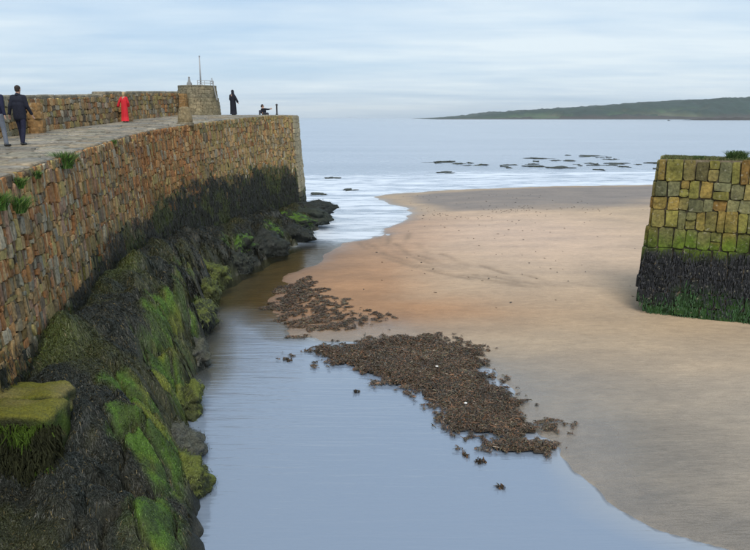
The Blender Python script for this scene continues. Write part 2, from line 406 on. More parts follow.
shoreline = (1 - sstep(0.04, 0.22, prof))
hc = mix(np.array([0.05, 0.085, 0.04]), np.array([0.085, 0.095, 0.055]), sstep(0.45, 0.6, fbm(HX / 160, HY / 60, 2, 55)))
hc = mix(hc, np.array([0.014, 0.036, 0.026]), wood)
hc = mix(hc, np.array([0.05, 0.042, 0.036]), np.clip(shoreline * 1.5, 0, 1))
HZ = HZ + 2.2 * sstep(0.0, 0.02, prof) * shoreline - 0.3
me = np_mesh('headland', np.stack([HX.ravel(), HY.ravel(), HZ.ravel()], 1), grid_faces(len(hx), len(hy)), FAR, hc.reshape(-1, 3), smooth=True)
tag(link('headland', me), kind='structure')
# low skerry in front of the headland
kx = np.linspace(745, 1150, 90); ky = np.linspace(1700, 1800, 10); KX, KY = np.meshgrid(kx, ky)
KZ = np.sin(np.clip((KY - 1700) / 100, 0, 1) * math.pi) * sstep(745, 830, KX + 40 * fbm(KX / 20, KY / 30, 2, 3)) * (2.2 + 8.0 * fbm(KX / 14, KY / 30, 3, 4)) - 0.4
me = np_mesh('skerry', np.stack([KX.ravel(), KY.ravel(), KZ.ravel()], 1), grid_faces(90, 10), FAR, np.tile([0.045, 0.04, 0.034], (900, 1)), smooth=True)
tag(link('rocky_reef', me), 'low dark rocky reef lying off the wooded headland at far right', 'reef')

# ------------------------------------------------------------------ stones
def stone_geo(poly, depth, P, T, U, N, bev=0.16, bulge=0.25, back=0.06):
    """poly: (k,2) outline in local (T,U) metres about its centre. Returns verts, faces"""
    k = len(poly); V = []; F = []
    c = poly.mean(0)
    rings = ((1.0, -back), (1.0, depth * (1 - bulge) * 0.75), (1 - bev, depth))
    for sc, dz in rings:
        for q in poly:
            a, b = c + (q - c) * sc
            V.append(P + T * a + U * b + N * dz)
    V.append(P + T * c[0] + U * c[1] + N * depth * 1.06)
    for r in range(2):
        for i in range(k):
            j = (i + 1) % k
            F.append((r * k + i, r * k + j, (r + 1) * k + j, (r + 1) * k + i))
    for i in range(k): F.append((2 * k + i, 2 * k + (i + 1) % k, 3 * k))
    return V, F
def cell_poly(s0, s1, s0t, s1t, h0, h1, jit, rnd, k=8, cmul=1.0):
    """quad cell -> rounded 8-gon, corners cut"""
    w = s1 - s0; h = h1 - h0; cut = (0.16 + rnd.random() * 0.14) * cmul
    A = np.array([s0, h0]); B = np.array([s1, h0]); Cc = np.array([s1t, h1]); D = np.array([s0t, h1])
    pts = []
    q = [A, B, Cc, D]
    for i in range(4):
        p = q[i]; pr = q[i - 1]; nx = q[(i + 1) % 4]
        c1 = cut * (0.6 + rnd.random() * 0.9); c2 = cut * (0.6 + rnd.random() * 0.9)
        pts.append(p + (pr - p) * min(c1, .45)); pts.append(p + (nx - p) * min(c2, .45))
    P = np.array(pts); c = P.mean(0)
    P += rnd.normal(0, jit, P.shape)
    return P
def build_stones(cells, surf, mat, parent, name, depthf, colf, nparts, score, bev=0.16, stuff_name=None, vcol=None):
    """cells: list of polygons in (s,h) ; surf(s,h) -> P,T,U,N"""
    sc = [score(p) for p in cells]
    order = np.argsort(sc)[::-1]; keep = set(order[:nparts].tolist())
    SV, SF, SC = [], [], []
    for i, poly in enumerate(cells):
        c = poly.mean(0); P, T, U, N = surf(c[0], c[1])
        col = colf(c[0], c[1], P); dp = depthf()
        tilt = Vector(N) + Vector(T) * random.uniform(-.06, .06) + Vector(U) * random.uniform(-.05, .05)
        V, F = stone_geo(poly - c, dp, np.zeros(3) if i in keep else P, T, U, np.array(tilt.normalized()), bev)
        if i in keep and sc[i] > 0:
            me = poly_mesh('stone', V, F, mat, np.tile(col, (len(V), 1)) if vcol is None else vcol(np.array(V) + P, col))
            o = link(name, me, parent); o.location = tuple(P)
        else:
            if i in keep: V = [v + P for v in V]
            b = len(SV); SV += V; SF += [tuple(q + b for q in f) for f in F]; SC += [col] * len(V) if vcol is None else list(vcol(np.array(V), col))
    if SV:
        me = poly_mesh(stuff_name or name, SV, SF, mat, np.array(SC)); o = link(stuff_name or (name + 's'), me, parent); o['kind'] = 'stuff'

def proj(P):
    th = math.atan(158 / 720); dz = P[2] - 7.5
    fw = P[1] * math.cos(th) - dz * math.sin(th); up = P[1] * math.sin(th) + dz * math.cos(th)
    if fw < 0.5: return -999, -999, 1
    return 375 + 720 * P[0] / fw, 275 - 720 * up / fw, fw

# ---- main pier : arc-length table along the harbour face
ys = np.linspace(6, 52, 400); xs = wall_x(ys)
pts = np.stack([xs, ys], 1)
pts = np.vstack([pts, [[-5.82, 52.4], [-5.78, 53.6], [-5.9, 56.5]]])
cum = np.concatenate([[0], np.cumsum(np.hypot(*np.diff(pts, axis=0).T))]); LEN = cum[-1]
BAT = 0.075
def pier_surf(s, h):
    s = min(max(s, 0.01), LEN - 0.01)
    X = np.interp(s, cum, pts[:, 0]); Y = np.interp(s, cum, pts[:, 1])
    X2 = np.interp(min(s + .5, LEN), cum, pts[:, 0]); Y2 = np.interp(min(s + .5, LEN), cum, pts[:, 1])
    X1 = np.interp(max(s - .5, 0), cum, pts[:, 0]); Y1 = np.interp(max(s - .5, 0), cum, pts[:, 1])
    T = np.array([X2 - X1, Y2 - Y1, 0.0]); T /= np.linalg.norm(T)
    n = np.array([T[1], -T[0], 0.0])
    top = deck_z(Y) - 0.02
    P = np.array([X, Y, top - h]) + n * (h * BAT)
    U = -(np.array([0, 0, -1.0]) + n * BAT); U /= np.linalg.norm(U)
    N = np.cross(T, U); 
    if np.dot(N, n) < 0: N = -N
    return P, T, U, N
S_END = float(np.interp(52, pts[:, 1], cum))
rnd = np.random.default_rng(3)
cells = []
def wob(s, k, a): return a * ((vnoise(s * 0.9, k * 3.7, 61) - 0.5) * 2 + (vnoise(s * 3.3, k * 5.1, 62) - 0.5) * 1.6)
rows = np.concatenate([[0], np.cumsum(rnd.uniform(0.2, 0.46, 26))])
for k in range(len(rows) - 1):
    s = 0.2
    while s < LEN - 0.15:
        endzone = s > S_END
        wd = float(np.clip(rnd.lognormal(-2.08, .45), .06, .36)) if not endzone else rnd.uniform(0.5, 0.9)
        if rnd.random() < 0.07: wd *= 1.6
        Y = float(np.interp(s, cum, pts[:, 1]))
        hl = float(rows[k]) + (wob(s, k, .10) if k and not endzone else 0); hr = float(rows[k + 1]) + (wob(s, k + 1, .10) if not endzone else 0)
        maxh = float(deck_z(Y)) - (1.9 if Y < 24 else (0.6 if Y < 40 else -0.1))
        if hl > maxh: s += wd; continue
        gap = 0.003
        sk = rnd.normal(0.01, 0.04)
        def add(a, b, c0, c1, skew):
            # local h is measured down, outline uses -h as up
            p = cell_poly(a + gap, b - gap, a + gap + skew, b - gap + skew, -c1 + gap, -c0 - gap, 0.013, rnd, cmul=.6)
            cells.append(np.stack([p[:, 0], p[:, 1]], 1))
        if rnd.random() < 0.22 and not endzone:
            mid = hl + (hr - hl) * rnd.uniform(.35, .65); add(s, s + wd, hl, mid, sk / 2); add(s, s + wd, mid, hr, sk / 2)
        else: add(s, s + wd, hl, hr, sk)
        s += wd
PAL = np.array([(0.21, 0.105, 0.050), (0.24, 0.135, 0.065), (0.25, 0.175, 0.10), (0.17, 0.14, 0.10), (0.18, 0.17, 0.155), (0.19, 0.125, 0.10),
                (0.13, 0.11, 0.08), (0.22, 0.18, 0.085), (0.10, 0.08, 0.065), (0.23, 0.21, 0.18)])
def pier_col(s, h, P):
    p = np.array([1.2, 1.6, 1.9, .9, .45, .8, .6, 1.1, .35, .6])
    Y = P[1]
    if 28 < Y < 37: p = p * np.array([2.8, 3.2, 1.2, .6, .3, 1, .6, .8, .5, .3])
    if Y > 38: p = p * np.array([.3, .5, 2.0, 1.5, 1.0, .5, .8, 2.0, .5, 1.9])
    c = PAL[rnd.choice(10, p=p / p.sum())] * rnd.uniform(0.85, 1.6) * np.array([1.10, 1.06, .92])
    if s > S_END: c = np.array([0.33, 0.29, 0.20]) * rnd.uniform(.85, 1.15)
    z = P[2]
    tide = np.interp(Y, [10, 20, 30, 37, 45, 52], [2.7, 3.3, 3.75, 4.2, 4.1, 4.0]) + rnd.normal(0, .3) + 0.8 * (vnoise(s * .5, 3, 9) - .5)
    if s > S_END: tide = 2.2
    if z < tide:
        f = min(1, (tide - z) / 0.35 + 0.3)
        wd = np.array([0.028, 0.032, 0.020]) if rnd.random() < .8 else np.array([0.06, 0.085, 0.02])
        c = c * (1 - f) + wd * f
    elif z < tide + .8 and rnd.random() < .35: c = c * .6 + np.array([.10, .12, .03]) * .4
    if h < .4 and 36 < Y < 50 and rnd.random() < .5: c = c * .55 + np.array([.14, .15, .05]) * .45
    return c
def pscore(cellpoly):
    c = cellpoly.mean(0); P, T, U, N = pier_surf(c[0], -c[1]); u, v, fw = proj(P)
    if u < -5 or v > 560 or v < 0: return -1
    if P[2] < bank_z(np.array([P[0] + .15]), np.array([P[1]]))[0] - 0.1: return -1
    e = np.ptp(cellpoly, axis=0); return e[0] * e[1] / fw ** 2
pier = empty('stone_pier', (-10, 30, 0))
tag(pier, 'long curving rubble stone pier with paved walkway above the seaweed bank', 'pier')
def inv(o):    # children of things placed off origin keep world coordinates
    o.matrix_parent_inverse = Matrix.Translation(-Vector(o.parent.location)) if o.parent else Matrix(); return o
surf_p = lambda s, h: pier_surf(s, -h)
build_stones(cells, surf_p, STONE, pier, 'stone', lambda: random.triangular(0.004, 0.085, .02), lambda s, h, P: pier_col(s, -h, P), 300, pscore, 0.07, 'rubble_stones')
# core behind the stones
foot_l = pw([(0, -11.6), (12, -12.3), (25, -13.0), (30, -13.4), (45, -13.45), (50.4, -12.85), (60, -13.0)])
V = []; F = []
ss = np.linspace(0.01, LEN - .01, 160)
for s in ss:
    P0, T, U, N = pier_surf(s, 0.0); n = np.array([N[0], N[1], 0.0]); 
    P1 = pier_surf(s, 8.6)[0]
    o0 = P0 - n * 0.03; o1 = P1 - n * 0.03
    yl = min(P0[1], 58.0)
    fx = float(foot_l(yl)) - 0.75
    V += [o1, o0, np.array([fx, yl + max(0, (P0[1] - 52)) * .6, P0[2]]), np.array([fx - .6, yl + max(0, (P0[1] - 52)) * .6, -1.0])]
for i in range(len(ss) - 1):
    a = 4 * i; b = a + 4
    for j in range(3): F.append((a + j, b + j, b + j + 1, a + j + 1))
F.append((0, 1, 2, 3)); e = 4 * (len(ss) - 1); F.append((e + 3, e + 2, e + 1, e))
link('wall_core', poly_mesh('wall_core', V, F, MORTAR), pier)

# deck paving slabs
cells = []
rnd = np.random.default_rng(8)
yy = 8.0
while yy < 56.3:
    dpt = rnd.uniform(0.45, 0.8)
    x0 = float(foot_l(yy)) + 0.0; x1 = float(np.interp(yy + dpt / 2, pts[:, 1], pts[:, 0])) - 0.02
    a = x0
    while a < x1 - 0.05:
        wd = rnd.uniform(0.6, 1.35)
        if x1 - (a + wd) < 0.4: wd = x1 - a
        wl = float(np.interp(yy, pts[:, 1], pts[:, 0])); 
        p = cell_poly(a + .02, a + wd - .02, a + .02, a + wd - .02, yy + .02, yy + dpt - .02, 0.015, rnd)
        cells.append(p); a += wd
    yy += dpt
def deck_surf(s, h): return np.array([s, h, float(deck_z(h)) - 0.03]), np.array([1., 0, 0]), np.array([0, 1, .0354]), np.array([0, 0, 1.])
DP = np.array([(0.23, 0.205, 0.175), (0.26, 0.235, 0.205), (0.20, 0.175, 0.145), (0.27, 0.245, 0.20), (0.19, 0.18, 0.165), (0.24, 0.20, 0.15)])
def dcol(s, h, P):
    c = DP[rnd.integers(6)] * rnd.uniform(.85, 1.15)
    return c
def dscore(p):
    c = p.mean(0); u, v, fw = proj(deck_surf(*c)[0]); return -1 if (u < -10 or v < 0) else 1 / fw ** 2
for o in (build_stones(cells, deck_surf, PAVE, pier, 'paving_slab', lambda: random.uniform(0.035, 0.075), dcol, 300, dscore, 0.05, 'paving_slabs'),): pass
for o in list(pier.children): inv(o)

# ---- parapet wall
par = empty('parapet_wall', (-13.3, 30, 6.5)); tag(par, 'chest high rubble parapet along the seaward side of the pier walkway', 'wall')
def par_top(y): return float(deck_z(y)) + float(np.interp(y, [8, 25, 33, 36.5, 37.2, 48], [1.42, 1.42, 1.36, 1.37, 1.50, 1.50]))
cells = []; rnd = np.random.default_rng(21)
rows = [0, .24, .52, .78, 1.05, 1.28, 1.62]
for k in range(6):
    y = 9.0
    while y < 50.3:
        wd = rnd.uniform(0.14, 0.42); H = par_top(y) - float(deck_z(y))
        a = rows[k] + (wob(y, k + 30, .05) if k else 0); b = rows[k + 1] + wob(y, k + 31, .05)
        if k == 5: b = H - .06
        if b - a > .05: cells.append(cell_poly(y + .012, y + wd - .012, y + .012 + rnd.normal(0, .02), y + wd - .012 + rnd.normal(0, .02), a + .004, b - .004, .012, rnd, cmul=.7))
        y += wd
def par_surf(y, h):
    dx = float(foot_l(y + .5) - foot_l(y - .5)); T = np.array([dx, 1, 0.0354]); T /= np.linalg.norm(T)
    return np.array([float(foot_l(y)) - h * .04, y, float(deck_z(y)) + h]), T, np.array([-.04, 0, 1.]), np.array([1., -dx, 0.04])
def par_col(s, h, P):
    p = np.array([.5, .8, 2.0, 1.4, .7, .5, .8, 1.4, .4, 1.2])
    c = PAL[rnd.choice(10, p=p / p.sum())] * rnd.uniform(.95, 1.6) * np.array([1.08, 1.03, .92])
    if vnoise(s * .4, 7, 5) > .55: c = c * .7 + np.array([.17, .16, .07]) * .3
    return c
def parscore(p):
    c = p.mean(0); P = par_surf(*c)[0]; u, v, fw = proj(P); e = np.ptp(p, axis=0)
    return -1 if u < -5 else e[0] * e[1] / fw ** 2
build_stones(cells, par_surf, STONE, par, 'stone', lambda: random.triangular(.005, .07, .02), par_col, 290, parscore, 0.08, 'rubble_stones')
V = []; F = []; yl = np.linspace(9, 50.4, 81)
for y in yl:
    fx = float(foot_l(y)); z0 = float(deck_z(y)); zt = par_top(y)
    V += [(fx - .03, y, z0 - .2), (fx - .09, y, zt - .04), (fx - .68, y, zt - .04), (fx - .8, y, z0 - 3)]
for i in range(80):
    a = 4 * i; b = a + 4
    for j in range(3): F.append((a + j, b + j, b + j + 1, a + j + 1))
F.append((3, 2, 1, 0)); F.append((320, 321, 322, 323))
link('wall_core', poly_mesh('wall_core', V, F, MORTAR), par)
# coping stones
y = 9.0
while y < 50.3:
    wd = rnd.uniform(.7, 1.3); yc = y + wd / 2; fx = float(foot_l(yc)); zt = par_top(yc)
    if (y < 36.9 < y + wd): wd = 36.9 - y + .01; yc = y + wd / 2; zt = par_top(yc)
    poly = cell_poly(-.36, .34, -.36, .34, -wd / 2 + .015, wd / 2 - .015, .012, rnd)
    Vv, Ff = stone_geo(poly, rnd.uniform(.09, .13), np.zeros(3), np.array([1., 0, 0]), np.array([0, 1, .0354]), np.array([0, 0, 1.]), .1)
    c = np.array([.21, .19, .15]) * rnd.uniform(.8, 1.2)
    o = link('coping_stone', poly_mesh('coping', Vv, Ff, STONE, np.tile(c, (len(Vv), 1))), par); o.location = (fx - .38, yc, zt - .05); y += wd
# buttresses (orange-brown dressed stone piers)
def blocks_box(parent, cx, cy, z0, wx_, wy_, h, rowsn, col, name='stone', taper=0.0):
    for k in range(rowsn):
        zz = z0 + h * k / rowsn; hh = h / rowsn
        sx = wx_ * (1 - taper * k / rowsn) * rnd.uniform(.95, 1.03); sy = wy_ * (1 - taper * k / rowsn)
        poly = cell_poly(-sx / 2, sx / 2, -sx / 2, sx / 2, -sy / 2, sy / 2, .01, rnd)
        Vv, Ff = stone_geo(poly, hh - .008, np.zeros(3), np.array([1., 0, 0]), np.array([0, 1., 0]), np.array([0, 0, 1.]), .07, back=.0, bulge=.1)
        o = link(name, poly_mesh('block', Vv, Ff, BLOCK, np.tile(np.array(col) * rnd.uniform(.85, 1.15), (len(Vv), 1))), parent); o.location = (cx, cy, zz)
for (yc, hgt) in ((28.2, 1.18), (38.8, 1.05), (48.9, 1.42)):
    b = empty('buttress'); b.parent = par
    blocks_box(b, float(foot_l(yc)) + (.28 if yc < 48 else .36), yc, float(deck_z(yc)) - .02, .62, .62, hgt, 4, (.27, .16, .07), taper=.18)
for o in list(par.children):
    inv(o)

# ---- round end tower, stepped
tow = empty('round_tower', (-12.1, 50.6, 7.58)); tag(tow, 'squat round stone beacon tower with two tiers at the pier end', 'tower')
def ring_blocks(parent, r0, r1, z0, z1, rows_, n_, col):
    for k in range(rows_):
        za = z0 + (z1 - z0) * k / rows_; zb = z0 + (z1 - z0) * (k + 1) / rows_
        ra = r0 + (r1 - r0) * k / rows_
        off = rnd.uniform(0, 1)
        for i in range(n_):
            a0 = (i + off) / n_ * 2 * math.pi; a1 = (i + 1 + off) / n_ * 2 * math.pi; am = (a0 + a1) / 2
            T = np.array([-math.sin(am), math.cos(am), 0]); N = np.array([math.cos(am), math.sin(am), .0]); wd = ra * (a1 - a0)
            P = np.array([math.cos(am) * ra, math.sin(am) * ra, (za + zb) / 2])
            poly = cell_poly(-wd / 2 + .003, wd / 2 - .003, -wd / 2 + .003, wd / 2 - .003, -(zb - za) / 2 + .003, (zb - za) / 2 - .003, .004, rnd, cmul=.4)
            Vv, Ff = stone_geo(poly, rnd.uniform(.012, .03), np.zeros(3), T, np.array([0, 0, 1.]), N, .04, back=.1)
            o = link('stone', poly_mesh('block', Vv, Ff, BLOCK, np.tile(np.array(col) * rnd.uniform(.8, 1.15), (len(Vv), 1))), parent); o.location = tuple(P)
def drum(r0, r1, z0, z1, n=32):
    V = [(r * math.cos(2 * math.pi * i / n), r * math.sin(2 * math.pi * i / n), z) for r, z in ((r0, z0), (r1, z1)) for i in range(n)]
    F = [(i, (i + 1) % n, n + (i + 1) % n, n + i) for i in range(n)] + [tuple(range(n, 2 * n)), tuple(range(n - 1, -1, -1))]
    return V, F
ring_blocks(tow, 1.50, 1.36, 0, 1.18, 5, 22, (.25, .215, .145))
ring_blocks(tow, 1.30, 1.22, 1.20, 1.94, 3, 20, (.22, .195, .14))
V1, F1 = drum(1.48, 1.34, -.1, 1.19); V2, F2 = drum(1.28, 1.20, 1.17, 1.94); V1 += V2; F1 += [tuple(q + 64 for q in f) for f in F2]
link('tower_core', poly_mesh('core', V1, F1, MORTAR), tow)
V1, F1 = drum(1.30, 1.28, 1.94, 2.0); link('capstone_ring', poly_mesh('cap', V1, F1, BLOCK, np.tile([.2, .18, .14], (len(V1), 1))), tow)

# ------------------------------------------------------------------ small tube / lathe helpers
def tube_bm(bm, a, b, r0, r1=None, n=10):
    r1 = r0 if r1 is None else r1
    a = Vector(a); b = Vector(b); d = b - a; L = d.length
    M4 = Matrix.Translation((a + b) / 2) @ d.to_track_quat('Z', 'Y').to_matrix().to_4x4()
    bmesh.ops.create_cone(bm, cap_ends=True, segments=n, radius1=r0, radius2=r1, depth=L, matrix=M4)
def bm_obj(name, bm, mat, parent=None, smooth=False):
    me = bpy.data.meshes.new(name); bm.to_mesh(me); bm.free(); me.materials.append(mat)
    if smooth: me.polygons.foreach_set('use_smooth', [True] * len(me.polygons))
    return link(name, me, parent)
STEEL = plain('galvanised_steel', (.33, .34, .35), .5, .5)
IRON = plain('dark_painted_iron', (.05, .05, .055), .55, .4)
mast = empty('beacon_mast', (-11.85, 50.6, 9.58)); tag(mast, 'thin grey mast standing on top of the round stone tower', 'mast')
bm = bmesh.new(); tube_bm(bm, (0, 0, 0), (0, 0, 1.9), .055, .035); bm_obj('pole', bm, STEEL, mast, True)
bm = bmesh.new(); tube_bm(bm, (0, 0, 0), (0, 0, .08), .14); bm_obj('base_plate', bm, STEEL, mast, True)
bm = bmesh.new(); tube_bm(bm, (0, 0, 1.9), (0, 0, 1.98), .06, .02); bm_obj('cap', bm, STEEL, mast, True)
rl = empty('metal_railing', (-12.1, 50.6, 9.58)); tag(rl, 'thin galvanised handrail round the right side of the tower top', 'railing')
angs = [R(a) for a in (-75, -50, -25, 0, 25, 50)]; rp_ = [(1.12 * math.cos(a), 1.12 * math.sin(a)) for a in angs]
for (px, py) in rp_: bm = bmesh.new(); tube_bm(bm, (px, py, 0), (px, py, .30), .02); bm_obj('post', bm, STEEL, rl)
for zz in (.15, .30):
    bm = bmesh.new()
    for a, b in zip(rp_[:-1], rp_[1:]): tube_bm(bm, (*a, zz), (*b, zz), .02)
    bm_obj('rail', bm, STEEL, rl)
# outer ladder rail down the right side
bm = bmesh.new()
lad = empty('ladder', (-10.72, 50.2, 7.6)); tag(lad, 'light metal ladder against the right side of the round tower', 'ladder')
for dx in (0, .35): bm = bmesh.new(); tube_bm(bm, (dx * .3, -dx, 1.0), (dx * .3 - .3, -dx, 2.45), .02); bm_obj('rail', bm, STEEL, lad)
for k in range(5): bm = bmesh.new(); z = 1.1 + k * .28; tube_bm(bm, (-.06 - k * .058, 0, z), (.05 - k * .058, -.35, z), .014); bm_obj('rung', bm, STEEL, lad)
fin_ = empty('stone_finial', (-12.55, 50.3, 9.58)); tag(fin_, 'small pointed grey stone finial left of the mast on the tower', 'finial')
bm = bmesh.new(); tube_bm(bm, (0, 0, 0), (0, 0, .2), .2, .16, 8)
GREYST = plain('grey_stone', (.24, .24, .235), .9, .2)
bm_obj('plinth', bm, GREYST, fin_); bm = bmesh.new(); tube_bm(bm, (0, 0, .18), (0, 0, .5), .12, .04, 8); bm_obj('spire', bm, GREYST, fin_)
bm = bmesh.new(); bmesh.ops.create_uvsphere(bm, u_segments=10, v_segments=8, radius=.06, matrix=Matrix.Translation((0, 0, .53))); bm_obj('ball', bm, GREYST, fin_, True)

# mooring stone at the deck edge
bl = empty('mooring_stone', (-9.28, 36.0, float(deck_z(36.0)))); tag(bl, 'weathered round-topped mooring stone on the walkway edge near the tower', 'bollard')
def lathe(prof, n=16, jit=0.0):
    V = []; F = []
    for (r, z) in prof:
        for i in range(n):
            a = 2 * math.pi * i / n; q = 1 + jit * (random.random() - .5); V.append((r * math.cos(a) * q, r * math.sin(a) * q, z))
    for k in range(len(prof) - 1):
        for i in range(n): F.append((k * n + i, k * n + (i + 1) % n, (k + 1) * n + (i + 1) % n, (k + 1) * n + i))
    F.append(tuple(range(n - 1, -1, -1))); F.append(tuple(range((len(prof) - 1) * n, len(prof) * n))); return V, F
V, F = lathe([(.36, -.1), (.36, .2), (.33, .5), (.3, .52), (.31, .68), (.26, .8), (.12, .85)], 16, .04)
link('shaft', poly_mesh('shaft', V, F, BLOCK, np.tile([.22, .17, .10], (len(V), 1)), True), bl)
V, F = lathe([(.42, -.05), (.42, .07), (.37, .1)], 16, .03); link('foot', poly_mesh('foot', V, F, BLOCK, np.tile([.2, .17, .12], (len(V), 1))), bl)
pb = empty('iron_post', (-6.86, 51.6, 7.6)); tag(pb, 'slim iron post at the pier end just right of the seated person', 'post')
V, F = lathe([(.09, 0), (.085, .1), (.06, .14), (.05, .66), (.075, .7), (.08, .76), (.04, .8)], 12)
link('shaft', poly_mesh('shaft', V, F, IRON, None, True), pb); V, F = lathe([(.13, -.02), (.13, .04)], 12); link('base_plate', poly_mesh('plate', V, F, IRON), pb)

# ------------------------------------------------------------------ right-hand pier
rp0 = np.array([10.55, 26.95]); rp1 = np.array([13.37, 25.65]); far_r = rp0 + (rp1 - rp0) * 5.0
Tf = (rp1 - rp0) / np.linalg.norm(rp1 - rp0); nf = np.array([Tf[1], -Tf[0]])
rightp = empty('block_pier', (13, 28, 0)); tag(rightp, 'blocky sandstone pier end with green algae band and black weed base', 'pier')
TOPZ = 5.98
HB = [0, .79, 1.38, 1.82, 2.52, 3.26, 3.82, 4.32, 4.82, 5.32, 5.9]
FB = [(0, 0), (.6, .05), (3.0, .28), (4.9, .66), (5.4, .74), (6.2, 0.60)]
def batter(h): return float(np.interp(h, [p[0] for p in FB], [p[1] for p in FB]))
def sidebat(h): return float(np.interp(h, [0, 3, 4.8, 5.2, 5.95], [0, .18, .34, .30, -.25]))
Ts = np.array([.42, .907]); ns = np.array([-Ts[1], Ts[0]])      # side wall going back
def right_surf(s, h):
    if s >= 0:
        p = rp0 + Tf * s + nf * batter(h); sb = max(0, 1 - s / 7) * sidebat(h); p = p - Tf * sb
        return np.array([p[0], p[1], TOPZ - h]), np.array([*Tf, 0]), np.array([-nf[0] * .13, -nf[1] * .13, 1.0]), np.array([*nf, .12])
    p = rp0 + Ts * (-s) + ns * sidebat(h); k = max(0, 1 + s / 3.3); p = p + nf * batter(h) * k
    return np.array([p[0], p[1], TOPZ - h]), np.array([-Ts[0], -Ts[1], 0]), np.array([-ns[0] * .05, -ns[1] * .05, 1.]), np.array([*ns, .05])
rnd = np.random.default_rng(77); cells = []
for k in range(10):
    s = -3.2
    while s < 7.5:
        wd = rnd.choice([rnd.uniform(.25, .45), rnd.uniform(.5, .8)], p=[.7, .3]) if k < 1 else rnd.uniform(.22, .58)
        if k in (4,): wd = rnd.uniform(.25, .6)
        if s < 0 and s + wd > -.15: wd = -s
        a, b = s, s + wd; g = .006
        h0, h1 = HB[k], HB[k + 1]
        h0 = h0 + (wob(s, k + 60, .05) if 0 < k else rnd.uniform(-.04, .08)); h1 = h1 + wob(s, k + 61, .05)
        if rnd.random() < .14 and h1 - h0 > .55:
            hm = h0 + (h1 - h0) * rnd.uniform(.4, .6)
            cells.append(cell_poly(a + g, b - g, a + g, b - g, -hm + g, -h0 - g, .012, rnd, cmul=.42)); cells.append(cell_poly(a + g, b - g, a + g, b - g, -h1 + g, -hm - g, .012, rnd, cmul=.42))
        else: cells.append(cell_poly(a + g, b - g, a + g, b - g, -h1 + g, -h0 - g, .014, rnd, cmul=.42))
        s = b
RPAL = np.array([(.25, .175, .065), (.23, .135, .05), (.21, .17, .08), (.16, .15, .10), (.20, .18, .11), (.12, .105, .06), (.20, .175, .06)]) * np.array([.95, .98, .75])
def rcol(s, h, P):
    z = P[2]; c = RPAL[rnd.choice(7, p=[.25, .14, .25, .1, .12, .06, .08])] * rnd.uniform(.7, 1.15)
    return c
def rbands(W, col):
    z = W[:, 2]; a = W[:, 0] * 1.3; n_ = (fbm(a, z * 1.3, 3, 15) - .5) * 1.1 + rnd.normal(0, .05, len(z)); k = rnd.uniform(.75, 1.25)
    c = np.tile(col, (len(z), 1))
    c = mix(c, np.array([.12, .12, .03]) * k, .55 * sstep(4.6, 3.5, z + n_) if False else .55 * (1 - sstep(3.4, 4.5, z + n_)))
    c = mix(c, np.array([.075, .115, .012]) * k, .95 * (1 - sstep(3.15, 3.5, z + n_)))
    c = mix(c, np.array([.013, .014, .016]) * k, 1 - sstep(2.5, 2.85, z + n_ * .6))
    c = mix(c, np.array([.022, .060, .012]) * k, .9 * (1 - sstep(.75, 1.3, z + n_ * 1.3)))
    # soot-dark weathering streaks of each block
    return c * (0.72 + .56 * fbm(a * 4, z * 4, 2, 19))[:, None]
def rscore(p):
    c = p.mean(0); P = right_surf(c[0], -c[1])[0]; u, v, fw = proj(P); return (2 if c[0] >= 0 else 1) / fw if u < 790 else .0001
# front blocks read mirrored outlines on the return wall, both are near-rectangles so the same cells serve
build_stones([p if p.mean(0)[0] >= 0 else np.stack([p[:, 0], p[:, 1]], 1) for p in cells], lambda s, h: right_surf(s, -h), BLOCK, rightp, 'stone_block',
             lambda: random.uniform(.05, .14), lambda s, h, P: rcol(s, -h, P), 300, rscore, .06, 'stone_blocks', rbands)
# core
V = []; F = []
hs = [0, .6, 3.0, 4.9, 5.3, 5.95]
sl_ = list(np.linspace(-3.2, 7.5, 34))
for s in sl_:
    for h in hs:
        P, T, U, N = right_surf(s if s != 0 else .001, h); V.append(P - np.array([N[0], N[1], 0]) * .05)
for i in range(len(sl_) - 1):
    for j in range(len(hs) - 1):
        a = i * len(hs) + j; F.append((a, a + len(hs), a + len(hs) + 1, a + 1))
topi = [i * len(hs) for i in range(len(sl_))]
F.append(tuple(topi)); q_ = (len(sl_) - 1) * len(hs); F.append((0, len(hs) - 1, q_ + len(hs) - 1, q_))
link('wall_core', poly_mesh('core', V, F, MORTAR), rightp)
